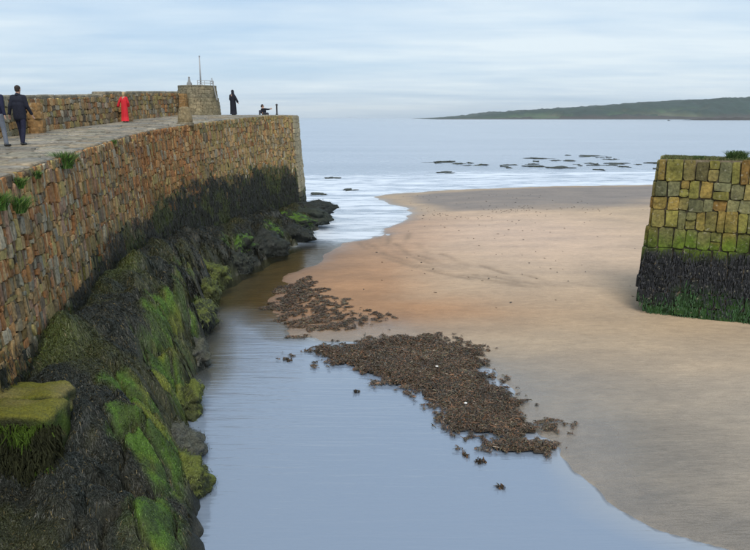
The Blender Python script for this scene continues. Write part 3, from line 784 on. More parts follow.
# turf-grown top
def tuft_mesh(n, rad, hmin, hmax, wdt, cols, lean=.5, seedv=0, shape=None):
    r = np.random.default_rng(seedv)
    if shape is None:
        an = r.uniform(0, 6.28, n); rr = rad * np.sqrt(r.uniform(0, 1, n)); bx = rr * np.cos(an); by = rr * np.sin(an); bz = np.zeros(n)
    else: bx, by, bz = shape(r, n)
    h = r.uniform(hmin, hmax, n); la = r.uniform(0, 6.28, n); ln = r.uniform(0.05, lean, n) * h
    wa = r.uniform(0, 3.14, n); wx_ = np.cos(wa) * wdt * r.uniform(.6, 1.2, n) / 2; wy_ = np.sin(wa) * wdt / 2
    V = np.zeros((n, 6, 3))
    for k, (t, wsc) in enumerate(((0, .8), (.55, 1.0), (1.0, .25))):
        cx = bx + np.cos(la) * ln * t * t; cy = by + np.sin(la) * ln * t * t; cz = bz + h * (t - .15 * t * t)
        V[:, 2 * k, 0] = cx - wx_ * wsc; V[:, 2 * k, 1] = cy - wy_ * wsc; V[:, 2 * k, 2] = cz
        V[:, 2 * k + 1, 0] = cx + wx_ * wsc; V[:, 2 * k + 1, 1] = cy + wy_ * wsc; V[:, 2 * k + 1, 2] = cz
    b = (np.arange(n) * 6)[:, None]
    F = np.concatenate([b + np.array([[0, 1, 3, 2]]), b + np.array([[2, 3, 5, 4]])], 0)
    cols = np.array(cols); c = cols[r.integers(len(cols), size=n)] * r.uniform(.7, 1.3, (n, 1)); Cc = np.repeat(c, 6, 0)
    return np_mesh('tuft', V.reshape(-1, 3), F, LEAF, Cc)
GREENS = [(.05, .10, .02), (.07, .13, .03), (.09, .12, .035), (.035, .07, .015)]
def topshape(r, n):
    s = r.uniform(0.05, 7, n); dd = r.uniform(.02, 1.0, n) * np.interp(s, [0, 7], [2.2, 1.0]) ** 1.0; p = rp0[None] + Tf[None] * s[:, None] - nf[None] * dd[:, None] + np.array([.42, .9])[None] * 0
    return p[:, 0], p[:, 1], np.full(n, TOPZ)
o = link('turf', tuft_mesh(15000, 1, .03, .10, .02, [(.10, .11, .035), (.14, .13, .05), (.07, .10, .025)], .8, 5, topshape), rightp); o['kind'] = 'stuff'
for o in list(rightp.children): inv(o)
for (s_, d_, rad, hh, nn, lab) in ((2.55, .55, .34, .42, 900, 'bushy green tuft of grass on top of the blocky right pier'),
                                   (1.3, .35, .18, .17, 320, 'short low grass tuft at the left on the blocky pier top')):
    p = rp0 + Tf * s_ - nf * d_
    t = empty('grass_tuft', (p[0], p[1], TOPZ)); tag(t, lab, 'grass tuft', 'grass tufts on the right pier')
    o = link('blades', tuft_mesh(nn, rad, hh * .5, hh, .02, GREENS, .8, nn), t); o['kind'] = 'stuff'

# ------------------------------------------------------------------ rock bank under the pier
by = [7.5]
while by[-1] < 53: by.append(by[-1] + max(0.045, by[-1] * .0036))
by = np.array(by); tt = np.linspace(-0.06, 1.25, 150)
BY, TT = np.meshgrid(by, tt, indexing='ij')
BX = wall_x(BY) + TT * (edge_x(BY) - wall_x(BY)); BZ = bank_z(BX, BY)
def bank_colour(x, y, z, jit=0.0):
    t = (x - wall_x(y)) / (edge_x(y) - wall_x(y))
    n1_ = fbm(x * .8, y * .55, 3, 90); n2_ = fbm(x * 2.6, y * 1.8, 3, 92)
    dark = mix(np.array([.015, .020, .018]), np.array([.029, .027, .017]), n2_)
    olive = sstep(.50, .62, n1_ + (n2_ - .5) * .25)
    c = mix(dark, np.array([.042, .044, .010]), olive * .5)
    g = sstep(.58, .74, t + (n2_ - .5) * .45) * (1 - sstep(.90, 1.02, t)) * .95 * sstep(.40, .50, fbm(x * .9, y * .6, 3, 96) + .12 * np.exp(-((y - 15) / 4) ** 2) - .10 * sstep(24, 30, y)) * sstep(.12, .3, z)
    f1_, f2_, cid_ = bank_cells(x, y)
    g = g * (.25 + .75 * sstep(.22, .34, cid_)) * (.15 + .85 * sstep(.03, .16, f2_ - f1_)); g = np.clip(g * 1.25, 0, 1)
    g = g * (.50 + .50 * sstep(.40, .58, fbm(x * 5.5, y * 4.5, 3, 101)))
    bright = mix(np.array([.13, .145, .020]), np.array([.06, .115, .014]), sstep(.35, .6, n2_))
    c = mix(c, bright, g)
    g2 = np.exp(-((x + 6.9) / .7) ** 2 - ((y - 14.5) / .8) ** 2) * .6 + np.exp(-((x + 7.6) / .5) ** 2 - ((y - 21) / 1.5) ** 2) * .5
    c = mix(c, np.array([.085, .105, .015]), np.clip(g2 * (.5 + n2_), 0, .9))
    wl = sstep(.26, .05, z) if False else (1 - sstep(.02, .28, z)) * sstep(.45, .6, n2_)
    c = mix(c, np.array([.16, .15, .12]), wl * .6)
    return c, g
colb, gb = bank_colour(BX.ravel(), BY.ravel(), BZ.ravel())
me = np_mesh('rock_bank', np.stack([BX.ravel(), BY.ravel(), BZ.ravel()], 1), grid_faces(len(tt), len(by))[:, ::-1], WROCK, colb, smooth=True)
tag(link('rock_bank', me), kind='structure')

def ribbons(P0, D, L, Wd, col, zf, lift, seg=3, r=rng, droop=0.0):
    """ribbons laid along direction D (n,2) from P0 (n,2), following surface zf"""
    n = len(P0); V = np.zeros((n, (seg + 1) * 2, 3))
    side = np.stack([-D[:, 1], D[:, 0]], 1)
    bend = r.normal(0, .45, n)
    tw = r.normal(0, .35, n)
    for k in range(seg + 1):
        t = k / seg
        c = P0 + D * (L * t)[:, None] + side * (bend * L * t * t)[:, None]
        z = zf(c[:, 0], c[:, 1]) + lift * (1 - .55 * t) * (.4 + np.sin(t * 3.1))
        wv = Wd * (1 - .65 * t ** 2) / 2
        for q, sg in enumerate((-1, 1)):
            V[:, 2 * k + q, :2] = c + side * (sg * wv)[:, None]; V[:, 2 * k + q, 2] = z + sg * wv * tw
    m_ = (seg + 1) * 2; b = (np.arange(n) * m_)[:, None]
    F = np.concatenate([b + np.array([[2 * k, 2 * k + 1, 2 * k + 3, 2 * k + 2]]) for k in range(seg)], 0)
    return V.reshape(-1, 3), F, np.repeat(col, m_, 0)
# a quick lookup of the bank surface
from bisect import bisect
def bank_lookup(x, y):
    fi = np.interp(y, by, np.arange(len(by))); ft = ((x - wall_x(y)) / (edge_x(y) - wall_x(y)) - tt[0]) / (tt[1] - tt[0])
    fi = np.clip(fi, 0, len(by) - 1.001); ft = np.clip(ft, 0, len(tt) - 1.001); i = fi.astype(int); j = ft.astype(int); a = fi - i; b = ft - j
    return (BZ[i, j] * (1 - a) * (1 - b) + BZ[i + 1, j] * a * (1 - b) + BZ[i, j + 1] * (1 - a) * b + BZ[i + 1, j + 1] * a * b)
NR = 275000
yv = 8.3 + 44 * rng.uniform(0, 1, NR) ** 1.55; tv = rng.uniform(0.0, 1.0, NR)
xv = wall_x(yv) + tv * (edge_x(yv) - wall_x(yv)); zv = bank_lookup(xv, yv)
e = .15; gxv = (bank_lookup(xv + e, yv) - bank_lookup(xv - e, yv)) / (2 * e); gyv = (bank_lookup(xv, yv + e) - bank_lookup(xv, yv - e)) / (2 * e)
D = np.stack([-gxv * .6 + .2 + rng.normal(0, .6, NR), -gyv * .6 - .1 + rng.normal(0, .6, NR)], 1)
swirl = (fbm(xv * 1.6, yv * 1.4, 3, 14) - .5) * 7.0
D = np.stack([D[:, 0] * np.cos(swirl) - D[:, 1] * np.sin(swirl), D[:, 0] * np.sin(swirl) + D[:, 1] * np.cos(swirl)], 1)
D /= np.linalg.norm(D, axis=1)[:, None] + 1e-6
ct, gt = bank_colour(xv, yv, zv); ct = ct * rng.uniform(.45, 1.7, (NR, 1)) * np.array([1, 1, 1])
tan = rng.random(NR) < .035 * (gt < .3); ct[tan] = np.array([.12, .09, .035]) * rng.uniform(.5, 1.2, (tan.sum(), 1))
sc_ = (yv / 16) ** .6
L = rng.uniform(.035, .115, NR) * sc_; Wd = rng.uniform(.008, .019, NR) * sc_
L = np.where(gt > .4, L * .4, L); keepm = (zv > .06) & ((gt < .5) | (rng.random(NR) < .35))
pick = lambda a: a[keepm]
V, F, Cc = ribbons(np.stack([pick(xv), pick(yv)], 1), D[keepm], pick(L), pick(Wd), pick(ct), bank_lookup, rng.uniform(.010, .045, keepm.sum()) * pick(sc_), 2)
tag(link('bank_seaweed', np_mesh('bank_seaweed', V, F, WEED, Cc)), 'dark olive bladderwrack draped over the rock bank below the pier wall', 'seaweed', kind='stuff')

# weed hanging on the pier wall
NW = 30000; r = np.random.default_rng(6)
sy = r.uniform(float(np.interp(12, pts[:, 1], cum)), S_END - .1, NW)
Yc = np.interp(sy, cum, pts[:, 1]); tide = np.interp(Yc, [10, 20, 30, 37, 45, 52], [2.8, 3.4, 3.9, 4.2, 4.0, 3.9]) + (fbm(sy * .5, sy * 0, 3, 9) - .5) * 1.2
low = np.maximum(bank_top(Yc) - .9, .3); zz = low + (tide + .25 - low) * r.uniform(0, 1, NW) ** 1.35
hh = deck_z(Yc) - zz; e1 = np.gradient(pts[:, 0], cum); e2 = np.gradient(pts[:, 1], cum); tx = np.interp(sy, cum, e1); ty = np.interp(sy, cum, e2); nn_ = np.hypot(tx, ty); tx /= nn_; ty /= nn_
Xc = np.interp(sy, cum, pts[:, 0]); n3 = np.stack([ty, -tx, 0 * tx], 1); t3 = np.stack([tx, ty, 0 * tx], 1)
P = np.stack([Xc, Yc, zz], 1) + n3 * (hh * BAT + .05 + r.uniform(0, .08, NW))[:, None]
Ln = r.uniform(.08, .26, NW) * (Yc / 28) ** .3; Wn = r.uniform(.010, .026, NW) * (Yc / 20) ** .5; V = np.zeros((NW, 6, 3)); lean = r.normal(0, .22, NW)
for k in range(3):
    t = k / 2; c = P + t3 * (lean * Ln * t)[:, None]; c[:, 2] -= Ln * t; c += n3 * (.03 + .05 * t * r.random(NW))[:, None]
    for q, sg in enumerate((-1, 1)): V[:, 2 * k + q] = c + t3 * (sg * Wn * (1 - .5 * t) / 2)[:, None] + n3 * (sg * Wn * r.normal(0, .2, NW))[:, None]
b = (np.arange(NW) * 6)[:, None]; F = np.concatenate([b + np.array([[0, 1, 3, 2]]), b + np.array([[2, 3, 5, 4]])], 0)
wc = np.where((fbm(sy * .6, zz * .9, 3, 33) > .60)[:, None], np.array([[.045, .055, .012]]), np.array([[.020, .021, .015]])) * r.uniform(.5, 1.6, (NW, 1))
o = link('hanging_weed', np_mesh('hanging_weed', V.reshape(-1, 3), F, WEED, np.repeat(wc, 6, 0)), pier); o['kind'] = 'stuff'; inv(o)

# weed on the right pier's lower courses
NW = 2600; s = r.uniform(-.1, 6.5, NW); z = r.uniform(.25, 2.7, NW); P = np.zeros((NW, 3))
for i in range(NW):
    q = right_surf(s[i] if s[i] > 0 else .001 , TOPZ - z[i]); P[i] = q[0] + q[3] * (.12 + .06 * r.random()) + 0
V = np.zeros((NW, 6, 3)); Ln = r.uniform(.06, .2, NW); Wn = r.uniform(.015, .035, NW); lean = r.normal(0, .2, NW); t3 = np.array([*Tf, 0])[None]; n3 = np.array([*nf, 0])[None]
for k in range(3):
    t = k / 2; c = P + t3 * (lean * Ln * t)[:, None] + n3 * (.04 * t); c[:, 2] -= Ln * t
    for q, sg in enumerate((-1, 1)): V[:, 2 * k + q] = c + t3 * (sg * Wn * (1 - .5 * t) / 2)[:, None]
b = (np.arange(NW) * 6)[:, None]; F = np.concatenate([b + np.array([[0, 1, 3, 2]]), b + np.array([[2, 3, 5, 4]])], 0)
wc = np.where((z < .95 + (fbm(s * 1.2, z * 0, 3, 4) - .5) * 1.4 + r.normal(0, .15, NW))[:, None], np.array([[.018, .055, .012]]), np.array([[.012, .012, .014]])) * r.uniform(.5, 1.7, (NW, 1))
o = link('hanging_weed', np_mesh('hanging_weed', V.reshape(-1, 3), F, WEED, np.repeat(wc, 6, 0)), rightp); o['kind'] = 'stuff'; inv(o)

# ------------------------------------------------------------------ boulders
def rock_mesh(rx, ry, rz, seed, cold, colg, green, sub=5, rough=.42):
    bm = bmesh.new(); bmesh.ops.create_icosphere(bm, subdivisions=sub, radius=1)
    off = Vector((seed * 3.7, seed * 1.3, seed * 7.1)); cols = []
    for v in bm.verts:
        n = v.co.normalized()
        d = 1 + rough * mnoise.fractal(n * 1.2 + off, 1.0, 2.0, 4) + .22 * abs(mnoise.noise(n * 2.6 + off * 2)) - .05 + .07 * mnoise.noise(n * 7 + off)
        p = n * d; v.co = Vector((p.x * rx, p.y * ry, p.z * rz)); 
    bm.normal_update()
    for v in bm.verts:
        g = green * max(0, min(1, (v.normal.z - .05) * 2.0)) * (1 if mnoise.noise(v.co * 2.2 + off) > -.15 else .15)
        g = max(0, min(1, g)); k = 1 + .5 * mnoise.noise(v.co * 5 + off)
        cols.append([(cold[i] * (1 - g) + colg[i] * g) * k for i in range(3)])
    me = bpy.data.meshes.new('boulder'); bm.to_mesh(me); bm.free()
    me.polygons.foreach_set('use_smooth', [True] * len(me.polygons))
    a = me.color_attributes.new('Col', 'FLOAT_COLOR', 'POINT'); c4 = np.ones((len(cols), 4), np.float32); c4[:, :3] = cols; a.data.foreach_set('color', c4.ravel())
    me.materials.append(WROCK); return me
def weed_on(o, me, n, size, cold, colg, green, seed):
    """short fronds hanging over a boulder, as its part"""
    r = np.random.default_rng(seed); nv = len(me.vertices)
    co = np.zeros(nv * 3, np.float32); me.vertices.foreach_get('co', co); co = co.reshape(-1, 3)
    no = np.zeros(nv * 3, np.float32); me.vertices.foreach_get('normal', no); no = no.reshape(-1, 3)
    ok = np.where(no[:, 2] > -.2)[0]; i = r.choice(ok, n); P = co[i] + r.normal(0, size * .3, (n, 3)); N = no[i]
    P = P + N * .01; dwn = np.array([0, 0, -1.0]) - N * (-N[:, 2:3]); dwn += r.normal(0, .5, (n, 3)); dwn -= N * (dwn * N).sum(1)[:, None]; dwn /= np.linalg.norm(dwn, axis=1)[:, None] + 1e-5
    sd_ = np.cross(N, dwn); L = r.uniform(.6, 1.4, n) * size; Wn = size * .13
    V = np.zeros((n, 6, 3))
    for k in range(3):
        t = k / 2; c = P + dwn * (L * t)[:, None] + N * (.02 + .025 * math.sin(t * 3.1) - .05 * t * size)
        for q, sg in enumerate((-1, 1)): V[:, 2 * k + q] = c + sd_ * sg * Wn * (1 - .5 * t) / 2
    b = (np.arange(n) * 6)[:, None]; F = np.concatenate([b + np.array([[0, 1, 3, 2]]), b + np.array([[2, 3, 5, 4]])], 0)
    g = (green * np.clip((N[:, 2] - .05) * 2, 0, 1))[:, None]
    c = (np.array(cold) * (1 - g) + np.array(colg) * g) * r.uniform(.5, 1.6, (n, 1))
    f = link('fronds', np_mesh('fronds', V.reshape(-1, 3), F, WEED, np.repeat(c, 6, 0)), o); f['kind'] = 'stuff'
DK = (.022, .025, .022); OL = (.045, .05, .018); BG = (.06, .12, .012); YG = (.11, .13, .022); GR = (.085, .085, .072)
# x, y, z, rx, ry, rz, rotz, dark colour, green colour, amount, label
BO = [
 (-4.45, 53.6, .75, 1.5, .85, .62, .3, DK, OL, .1, 'long black boulder farthest out at the foot of the pier end'),
 (-5.3, 51.6, .95, 1.9, .8, .6, -.25, DK, OL, .1, 'black slab-like boulder tucked against the base of the pier end wall'),
 (-4.9, 49.6, .70, 2.0, .8, .65, -.35, (.028, .035, .03), OL, .2, 'long dark boulder lying seaward of the brightest green rock'),
 (-5.6, 46.9, .78, 1.9, .95, .62, -.45, DK, BG, 1.0, 'brightest green algae-topped long rock near the pier end'),
 (-5.15, 44.0, .45, 1.4, .7, .6, -.5, DK, OL, .1, 'black boulder in front of the brightest green rock'),
 (-6.4, 41.6, .85, .95, .8, .6, -.3, DK, BG, .95, 'smaller bright green rock halfway along the far rock bank'),
 (-6.1, 39.4, .45, 1.25, .9, .8, .2, DK, OL, .15, 'dark rounded boulder at the water below the smaller green rock'),
 (-7.3, 36.6, .75, 1.0, .9, .8, .5, DK, BG, .9, 'bright green rock standing before the dark weedy wall foot'),
 (-6.9, 34.9, .35, 1.0, .7, .6, .2, DK, OL, .3, 'dark wet boulder at the bend where the brown creek begins'),
 (-7.4, 31.4, .5, .75, .95, .65, .1, OL, YG, .8, 'yellow-green streaked boulder beside the narrow brown creek'),
 (-7.05, 28.4, .4, .65, .9, .7, -.1, OL, YG, .7, 'olive boulder with pale patch beside the brown creek'),
 (-6.25, 24.6, .4, .6, 1.0, .75, .1, DK, YG, .75, 'tall olive green boulder at mid bank edge by the blue pool'),
 (-5.7, 21.2, .35, .5, .7, .6, .3, GR, OL, .4, 'bare brownish rock overhanging the pool at mid bank'),
 (-5.0, 17.6, .3, .5, .75, .55, .2, OL, YG, .9, 'mossy green rock bulging over the pool edge'),
 (-4.45, 15.0, .25, .5, .6, .45, .2, GR, OL, .3, 'bare grey wet rock at the pool edge in the near bank'),
 (-3.95, 13.4, .3, .55, .6, .5, -.2, OL, YG, .8, 'rounded green-brown rock nearest the bottom edge of the pool'),
]
for k, (x, y, z, a, b, c, rz, cd, cg, gr, lab) in enumerate(BO):
    o = empty('boulder', (x, y, z), rz); tag(o, lab, 'boulder', 'boulders at the water edge of the bank')
    me = rock_mesh(a, b, c, k + 1, cd, cg, gr, rough=.26 if y > 38 else .42); ob = link('rock', me, o)
    weed_on(o, me, 1500 if y < 30 else 1300, .07 if y < 24 else .15, cd, cg, gr, k)

# mossy stone ledge against the wall
led = empty('stone_ledge', (-6.1, 12.2, 0)); tag(led, 'yellow-green mossy stone ledge with a flat top at lower left', 'ledge')
def moss_block(x0, x1, y0, y1, z0, z1, seed, name):
    nx, ny = 46, 30; V = []; F = []; Cc = []
    bm = bmesh.new(); bmesh.ops.create_cube(bm, size=1); bmesh.ops.subdivide_edges(bm, edges=bm.edges[:], cuts=22, use_grid_fill=True)
    hx_, hy_, hz_ = (x1 - x0) / 2, (y1 - y0) / 2, (z1 - z0) / 2; off = Vector((seed, 3, 5)); cols = []
    for v in bm.verts:
        q = v.co * 2; p6 = (abs(q.x) ** 12 + abs(q.y) ** 12 + abs(q.z) ** 12) ** (1 / 12); q = q / p6
        p = Vector((q.x * hx_, q.y * hy_, q.z * hz_)); nrm = q.normalized()
        p += nrm * (.10 * mnoise.fractal(p * 1.6 + off, 1, 2, 4) + .03 * mnoise.noise(p * 7 + off)); v.co = p
    bm.normal_update()
    for v in bm.verts:
        up = max(0, min(1, (v.normal.z - .1) * 1.8)); n = mnoise.noise(v.co * 2.5 + off)
        low = Vector((.032, .036, .014)).lerp(Vector((.055, .085, .012)), max(0, min(1, n * 2 + .35)))
        hi = Vector((.12, .115, .014)).lerp(Vector((.17, .14, .045)), max(0, min(1, mnoise.noise(v.co * 1.1 + off) * 2 - .1)))
        cols.append(list(low.lerp(hi, up)))
    me = bpy.data.meshes.new(name); bm.to_mesh(me); bm.free(); me.polygons.foreach_set('use_smooth', [True] * len(me.polygons))
    a = me.color_attributes.new('Col', 'FLOAT_COLOR', 'POINT'); c4 = np.ones((len(cols), 4), np.float32); c4[:, :3] = cols; a.data.foreach_set('color', c4.ravel())
    me.materials.append(WROCK); o = link(name, me, led); o.location = ((x0 + x1) / 2 + 6.1, (y0 + y1) / 2 - 12.2, (z0 + z1) / 2); return o
moss_block(-8.0, -5.5, 11.25, 12.25, .8, 2.62, 2, 'lower_step')
moss_block(-8.0, -5.62, 12.02, 12.9, 1.2, 2.66, 9, 'upper_step')
NL = 9000; r = np.random.default_rng(4)
xl = r.uniform(-7.4, -5.25, NL); yl_ = r.uniform(10.85, 11.35, NL); zl = r.uniform(1.2, 2.5, NL)
V = np.zeros((NL, 6, 3)); Ln = r.uniform(.06, .2, NL); lean = r.normal(0, .4, NL)
for k in range(3):
    t = k / 2
    for q, sg in enumerate((-1, 1)): V[:, 2 * k + q] = np.stack([xl + 6.1 + lean * Ln * t + sg * .008, np.minimum(yl_, 11.22) - 12.2 + .0 * t, zl - Ln * t + sg * .003], 1)
b = (np.arange(NL) * 6)[:, None]; F = np.concatenate([b + np.array([[0, 1, 3, 2]]), b + np.array([[2, 3, 5, 4]])], 0)
gm = (fbm(xl * 1.5, zl * 1.5, 3, 8) > .5)[:, None]; wc = np.where(gm, np.array([[.05, .085, .012]]), np.array([[.024, .026, .012]])) * r.uniform(.5, 1.6, (NL, 1))
km = yl_ > 11.08
f = link('fronds', np_mesh('fronds', V.reshape(-1, 3), F, WEED, np.repeat(wc, 6, 0)), led); f['kind'] = 'stuff'

# ------------------------------------------------------------------ kelp wrack on the sand
K1 = np.array([(-2.6, 22.3), (-1.6, 23.4), (.9, 24.4), (2.4, 23.6), (3.6, 23.3), (3.5, 21.6), (3.75, 19.9), (4.2, 18.1), (4.85, 16.2), (4.1, 15.3), (2.9, 14.85), (2.2, 15.7), (1.5, 16.9), (.8, 18.6), (-.4, 20.0), (-1.3, 21.0)])
K2 = np.array([(-4.3, 31.4), (-3.5, 33.0), (-2.4, 30.2), (-1.0, 27.7), (.9, 26.0), (.2, 25.3), (-.9, 24.5), (-2.7, 24.3), (-3.7, 26.0), (-4.2, 28.6)])
def psd(P, x, y):
    d = np.full(x.shape, 1e9); ins = np.zeros(x.shape, bool)
    for i in range(len(P)):
        ax, ay = P[i]; bx, by_ = P[(i + 1) % len(P)]; ex, ey = bx - ax, by_ - ay
        t = np.clip(((x - ax) * ex + (y - ay) * ey) / (ex * ex + ey * ey), 0, 1); d = np.minimum(d, np.hypot(x - ax - t * ex, y - ay - t * ey))
        ins ^= ((ay > y) != (by_ > y)) & (x < ex * (y - ay) / (ey if ey else 1e-9) + ax)
    return np.where(ins, d, -d)
def wrack(P, n, name, lab, dens_lo, seed, hgt, sparse=False):
    r = np.random.default_rng(seed); lo = P.min(0) - 1; hi = P.max(0) + 1
    x = r.uniform(lo[0], hi[0], n); y = r.uniform(lo[1], hi[1], n)
    d = psd(P, x, y) + (fbm(x * 1.0, y * 1.5, 4, seed) - .5) * 1.9 + (fbm(x * 6, y * 4, 2, seed + 3) - .5) * .35
    clump = fbm(x * 3.2, y * 2.6, 3, seed + 9)
    if sparse: ok = (d > -.1) & (fbm(x * 5.5, y * 4.5, 3, seed + 13) * .6 + clump * .4 > .485 + .09 * sstep(-2.5, 1.0, x) - .06 * (1 - sstep(-3.8, -2.4, x)))
    else: ok = (d > 0) & (fbm(x * 7, y * 6, 2, seed + 77) > .66 - .5 * sstep(0, .9, d)) | ((d > -.35) & (clump > .66) & (x < 3))
    x, y, d, clump = x[ok], y[ok], d[ok], clump[ok]; n = len(x)
    gz = np.maximum(ground_z(x, y), 0.0)
    mound = hgt * sstep(0, .8, d) * (.25 + 1.1 * fbm(x * 2.2, y * 1.8, 3, seed + 5)) + hgt * .6 * clump
    an = r.uniform(0, 6.28, n); D = np.stack([np.cos(an), np.sin(an)], 1); D[:, 0] += .5; D /= np.linalg.norm(D, axis=1)[:, None] + 1e-5
    cols = np.array([(.080, .046, .026), (.055, .037, .024), (.032, .027, .021), (.066, .056, .030), (.12, .060, .030), (.045, .045, .032), (.15, .12, .09)])
    c = cols[r.choice(7, n, p=[.24, .22, .19, .14, .09, .08, .04])] * r.uniform(.6, 1.5, (n, 1))
    zone = fbm(x * 1.2, y * 1.2, 2, seed + 20); c = c * (0.8 + 1.1 * zone)[:, None]
    z0 = gz + mound * r.uniform(.55, 1.1, n) + .006
    sc = (y / 20) ** .5; big = r.random(n) < .12; L = r.uniform(.03, .10, n) * sc * np.where(big, 2.4, 1); Wd = r.uniform(.008, .024, n) * sc * np.where(big, 1.3, 1); tilt = r.normal(0, .28, n)
    V = np.zeros((n, 6, 3)); side = np.stack([-D[:, 1], D[:, 0]], 1); bend = r.normal(0, .4, n); tw = r.normal(0, .5, n)
    for k in range(3):
        t = k / 2
        cc = np.stack([x, y], 1) + D * (L * (t - .5))[:, None] + side * (bend * L * t * t)[:, None]
        z = z0 + tilt * L * (t - .5) + .02 * math.sin(t * 3.1)
        for q, sg in enumerate((-1, 1)):
            wv = Wd * (.6, 1.0, .5)[k] / 2; V[:, 2 * k + q, :2] = cc + side * (sg * wv)[:, None]; V[:, 2 * k + q, 2] = np.maximum(z + sg * wv * tw, gz + .004)
    b = (np.arange(n) * 6)[:, None]; F = np.concatenate([b + np.array([[0, 1, 3, 2]]), b + np.array([[2, 3, 5, 4]])], 0)
    V = V.reshape(-1, 3); Cc = np.repeat(c, 6, 0)
    # the matted body beneath
    if not sparse:
        mx_, my_ = np.meshgrid(np.arange(lo[0], hi[0], .07), np.arange(lo[1], hi[1], .09)); dd = psd(P, mx_, my_) + (fbm(mx_ * 1.0, my_ * 1.5, 4, seed) - .5) * 1.9 + (fbm(mx_ * 6, my_ * 4, 2, seed + 3) - .5) * .35
        mz = np.maximum(ground_z(mx_, my_), 0) + hgt * .8 * sstep(0, .8, dd) * (.25 + 1.1 * fbm(mx_ * 2.2, my_ * 1.8, 3, seed + 5)) + .006; mz = np.where(dd < .02, -.3, mz)
        f2 = grid_faces(mx_.shape[1], mx_.shape[0]); keep = (dd.ravel()[f2] > .4).all(1); f2 = f2[keep]
        V = np.vstack([V, np.stack([mx_.ravel(), my_.ravel(), mz.ravel()], 1)]); F = np.vstack([F, f2 + len(Cc)]); Cc = np.vstack([Cc, np.tile([.045, .032, .02], (mx_.size, 1)) * rng.uniform(.6, 1.4, (mx_.size, 1))])
    tag(link(name, np_mesh(name, V, F, WEED, Cc)), lab, 'seaweed', kind='stuff')
wrack(K1, 230000, 'kelp_wrack', 'large brown heap of stranded kelp between the pool and the sand', 0, 50, .11)
wrack(K2, 120000, 'kelp_wrack', 'scattered thinner patch of dark kelp beside the creek mouth', 0, 60, .05, True)
r = np.random.default_rng(99); n = 700
x = np.concatenate([r.normal(7, 6, n // 2), r.normal(9, 6, n - n // 2)]); y = np.concatenate([r.uniform(26, 70, n // 2), 56 + .2 * (x[n // 2:] - 6) + r.normal(0, 2.2, n - n // 2)])
ok = (shore(x, y) > .8) & (fbm(x * .5, y * .8, 3, 5) > .47) & (x < 26); x, y = x[ok], y[ok]; n = len(x); a_ = r.uniform(0, 3.14, n); L = r.uniform(.02, .07, n); W_ = r.uniform(.01, .03, n)
V = np.zeros((n, 4, 3)); gz = ground_z(x, y)
for q, (a1, b1) in enumerate(((-1, -1), (1, -1), (1, 1), (-1, 1))): V[:, q, 0] = x + a1 * L * np.cos(a_) - b1 * W_ * np.sin(a_); V[:, q, 1] = y + a1 * L * np.sin(a_) + b1 * W_ * np.cos(a_); V[:, q, 2] = gz + .008 + .03 * (b1 > 0)
tag(link('weed_scraps', np_mesh('weed_scraps', V.reshape(-1, 3), (np.arange(n) * 4)[:, None] + np.arange(4)[None], WEED, np.tile([.06, .045, .03], (n * 4, 1)))), 'tiny dark scraps of weed strewn over the open beach', 'seaweed', kind='stuff')
# loose scraps in the water and on sand
def scrap(x, y, lab, n=40, rad=.12, grp=None):
    o = empty('kelp_clump', (x, y, max(0.0, float(ground_z(np.array([x]), np.array([y]))[0])) + .01)); tag(o, lab, 'seaweed', grp)
    f = link('fronds', tuft_mesh(n, rad, .02, .09, .05, [(.05, .035, .02), (.09, .05, .025), (.03, .028, .02)], 2.0, int(x * 10 + y + 500)), o); f['kind'] = 'stuff'
scrap(2.35, 14.75, 'small kelp clump floating in the pool just below the heap tip', 40, .13)
scrap(2.05, 15.0, 'small dark kelp clump left of the one below the heap tip', 20, .08)
scrap(2.6, 13.6, 'lone tiny kelp scrap floating in open pool lower right', 26, .08)
scrap(-.5, 18.9, 'lone kelp scrap floating left of the heap middle', 30, .08)
scrap(-2.75, 21.6, 'kelp scrap floating off the left tip of the heap', 60, .16)
WH = plain('white_shell', (.7, .68, .64), .5, .4)
for (x, y, z, lab) in ((2.35, 17.55, .24, 'small white stone lying on lower part of kelp heap'), (1.85, 20.4, .24, 'small white stone lying on upper part of kelp heap')):
    bm = bmesh.new(); bmesh.ops.create_icosphere(bm, subdivisions=2, radius=.032)
    for v in bm.verts: v.co *= 1 + .6 * mnoise.noise(v.co * 12 + Vector((x, y, 0))); v.co.z *= .6; v.co.x *= 1.3
    o = bm_obj('white_stone', bm, WH, None, True); o.location = (x, y, z); tag(o, lab, 'stone')

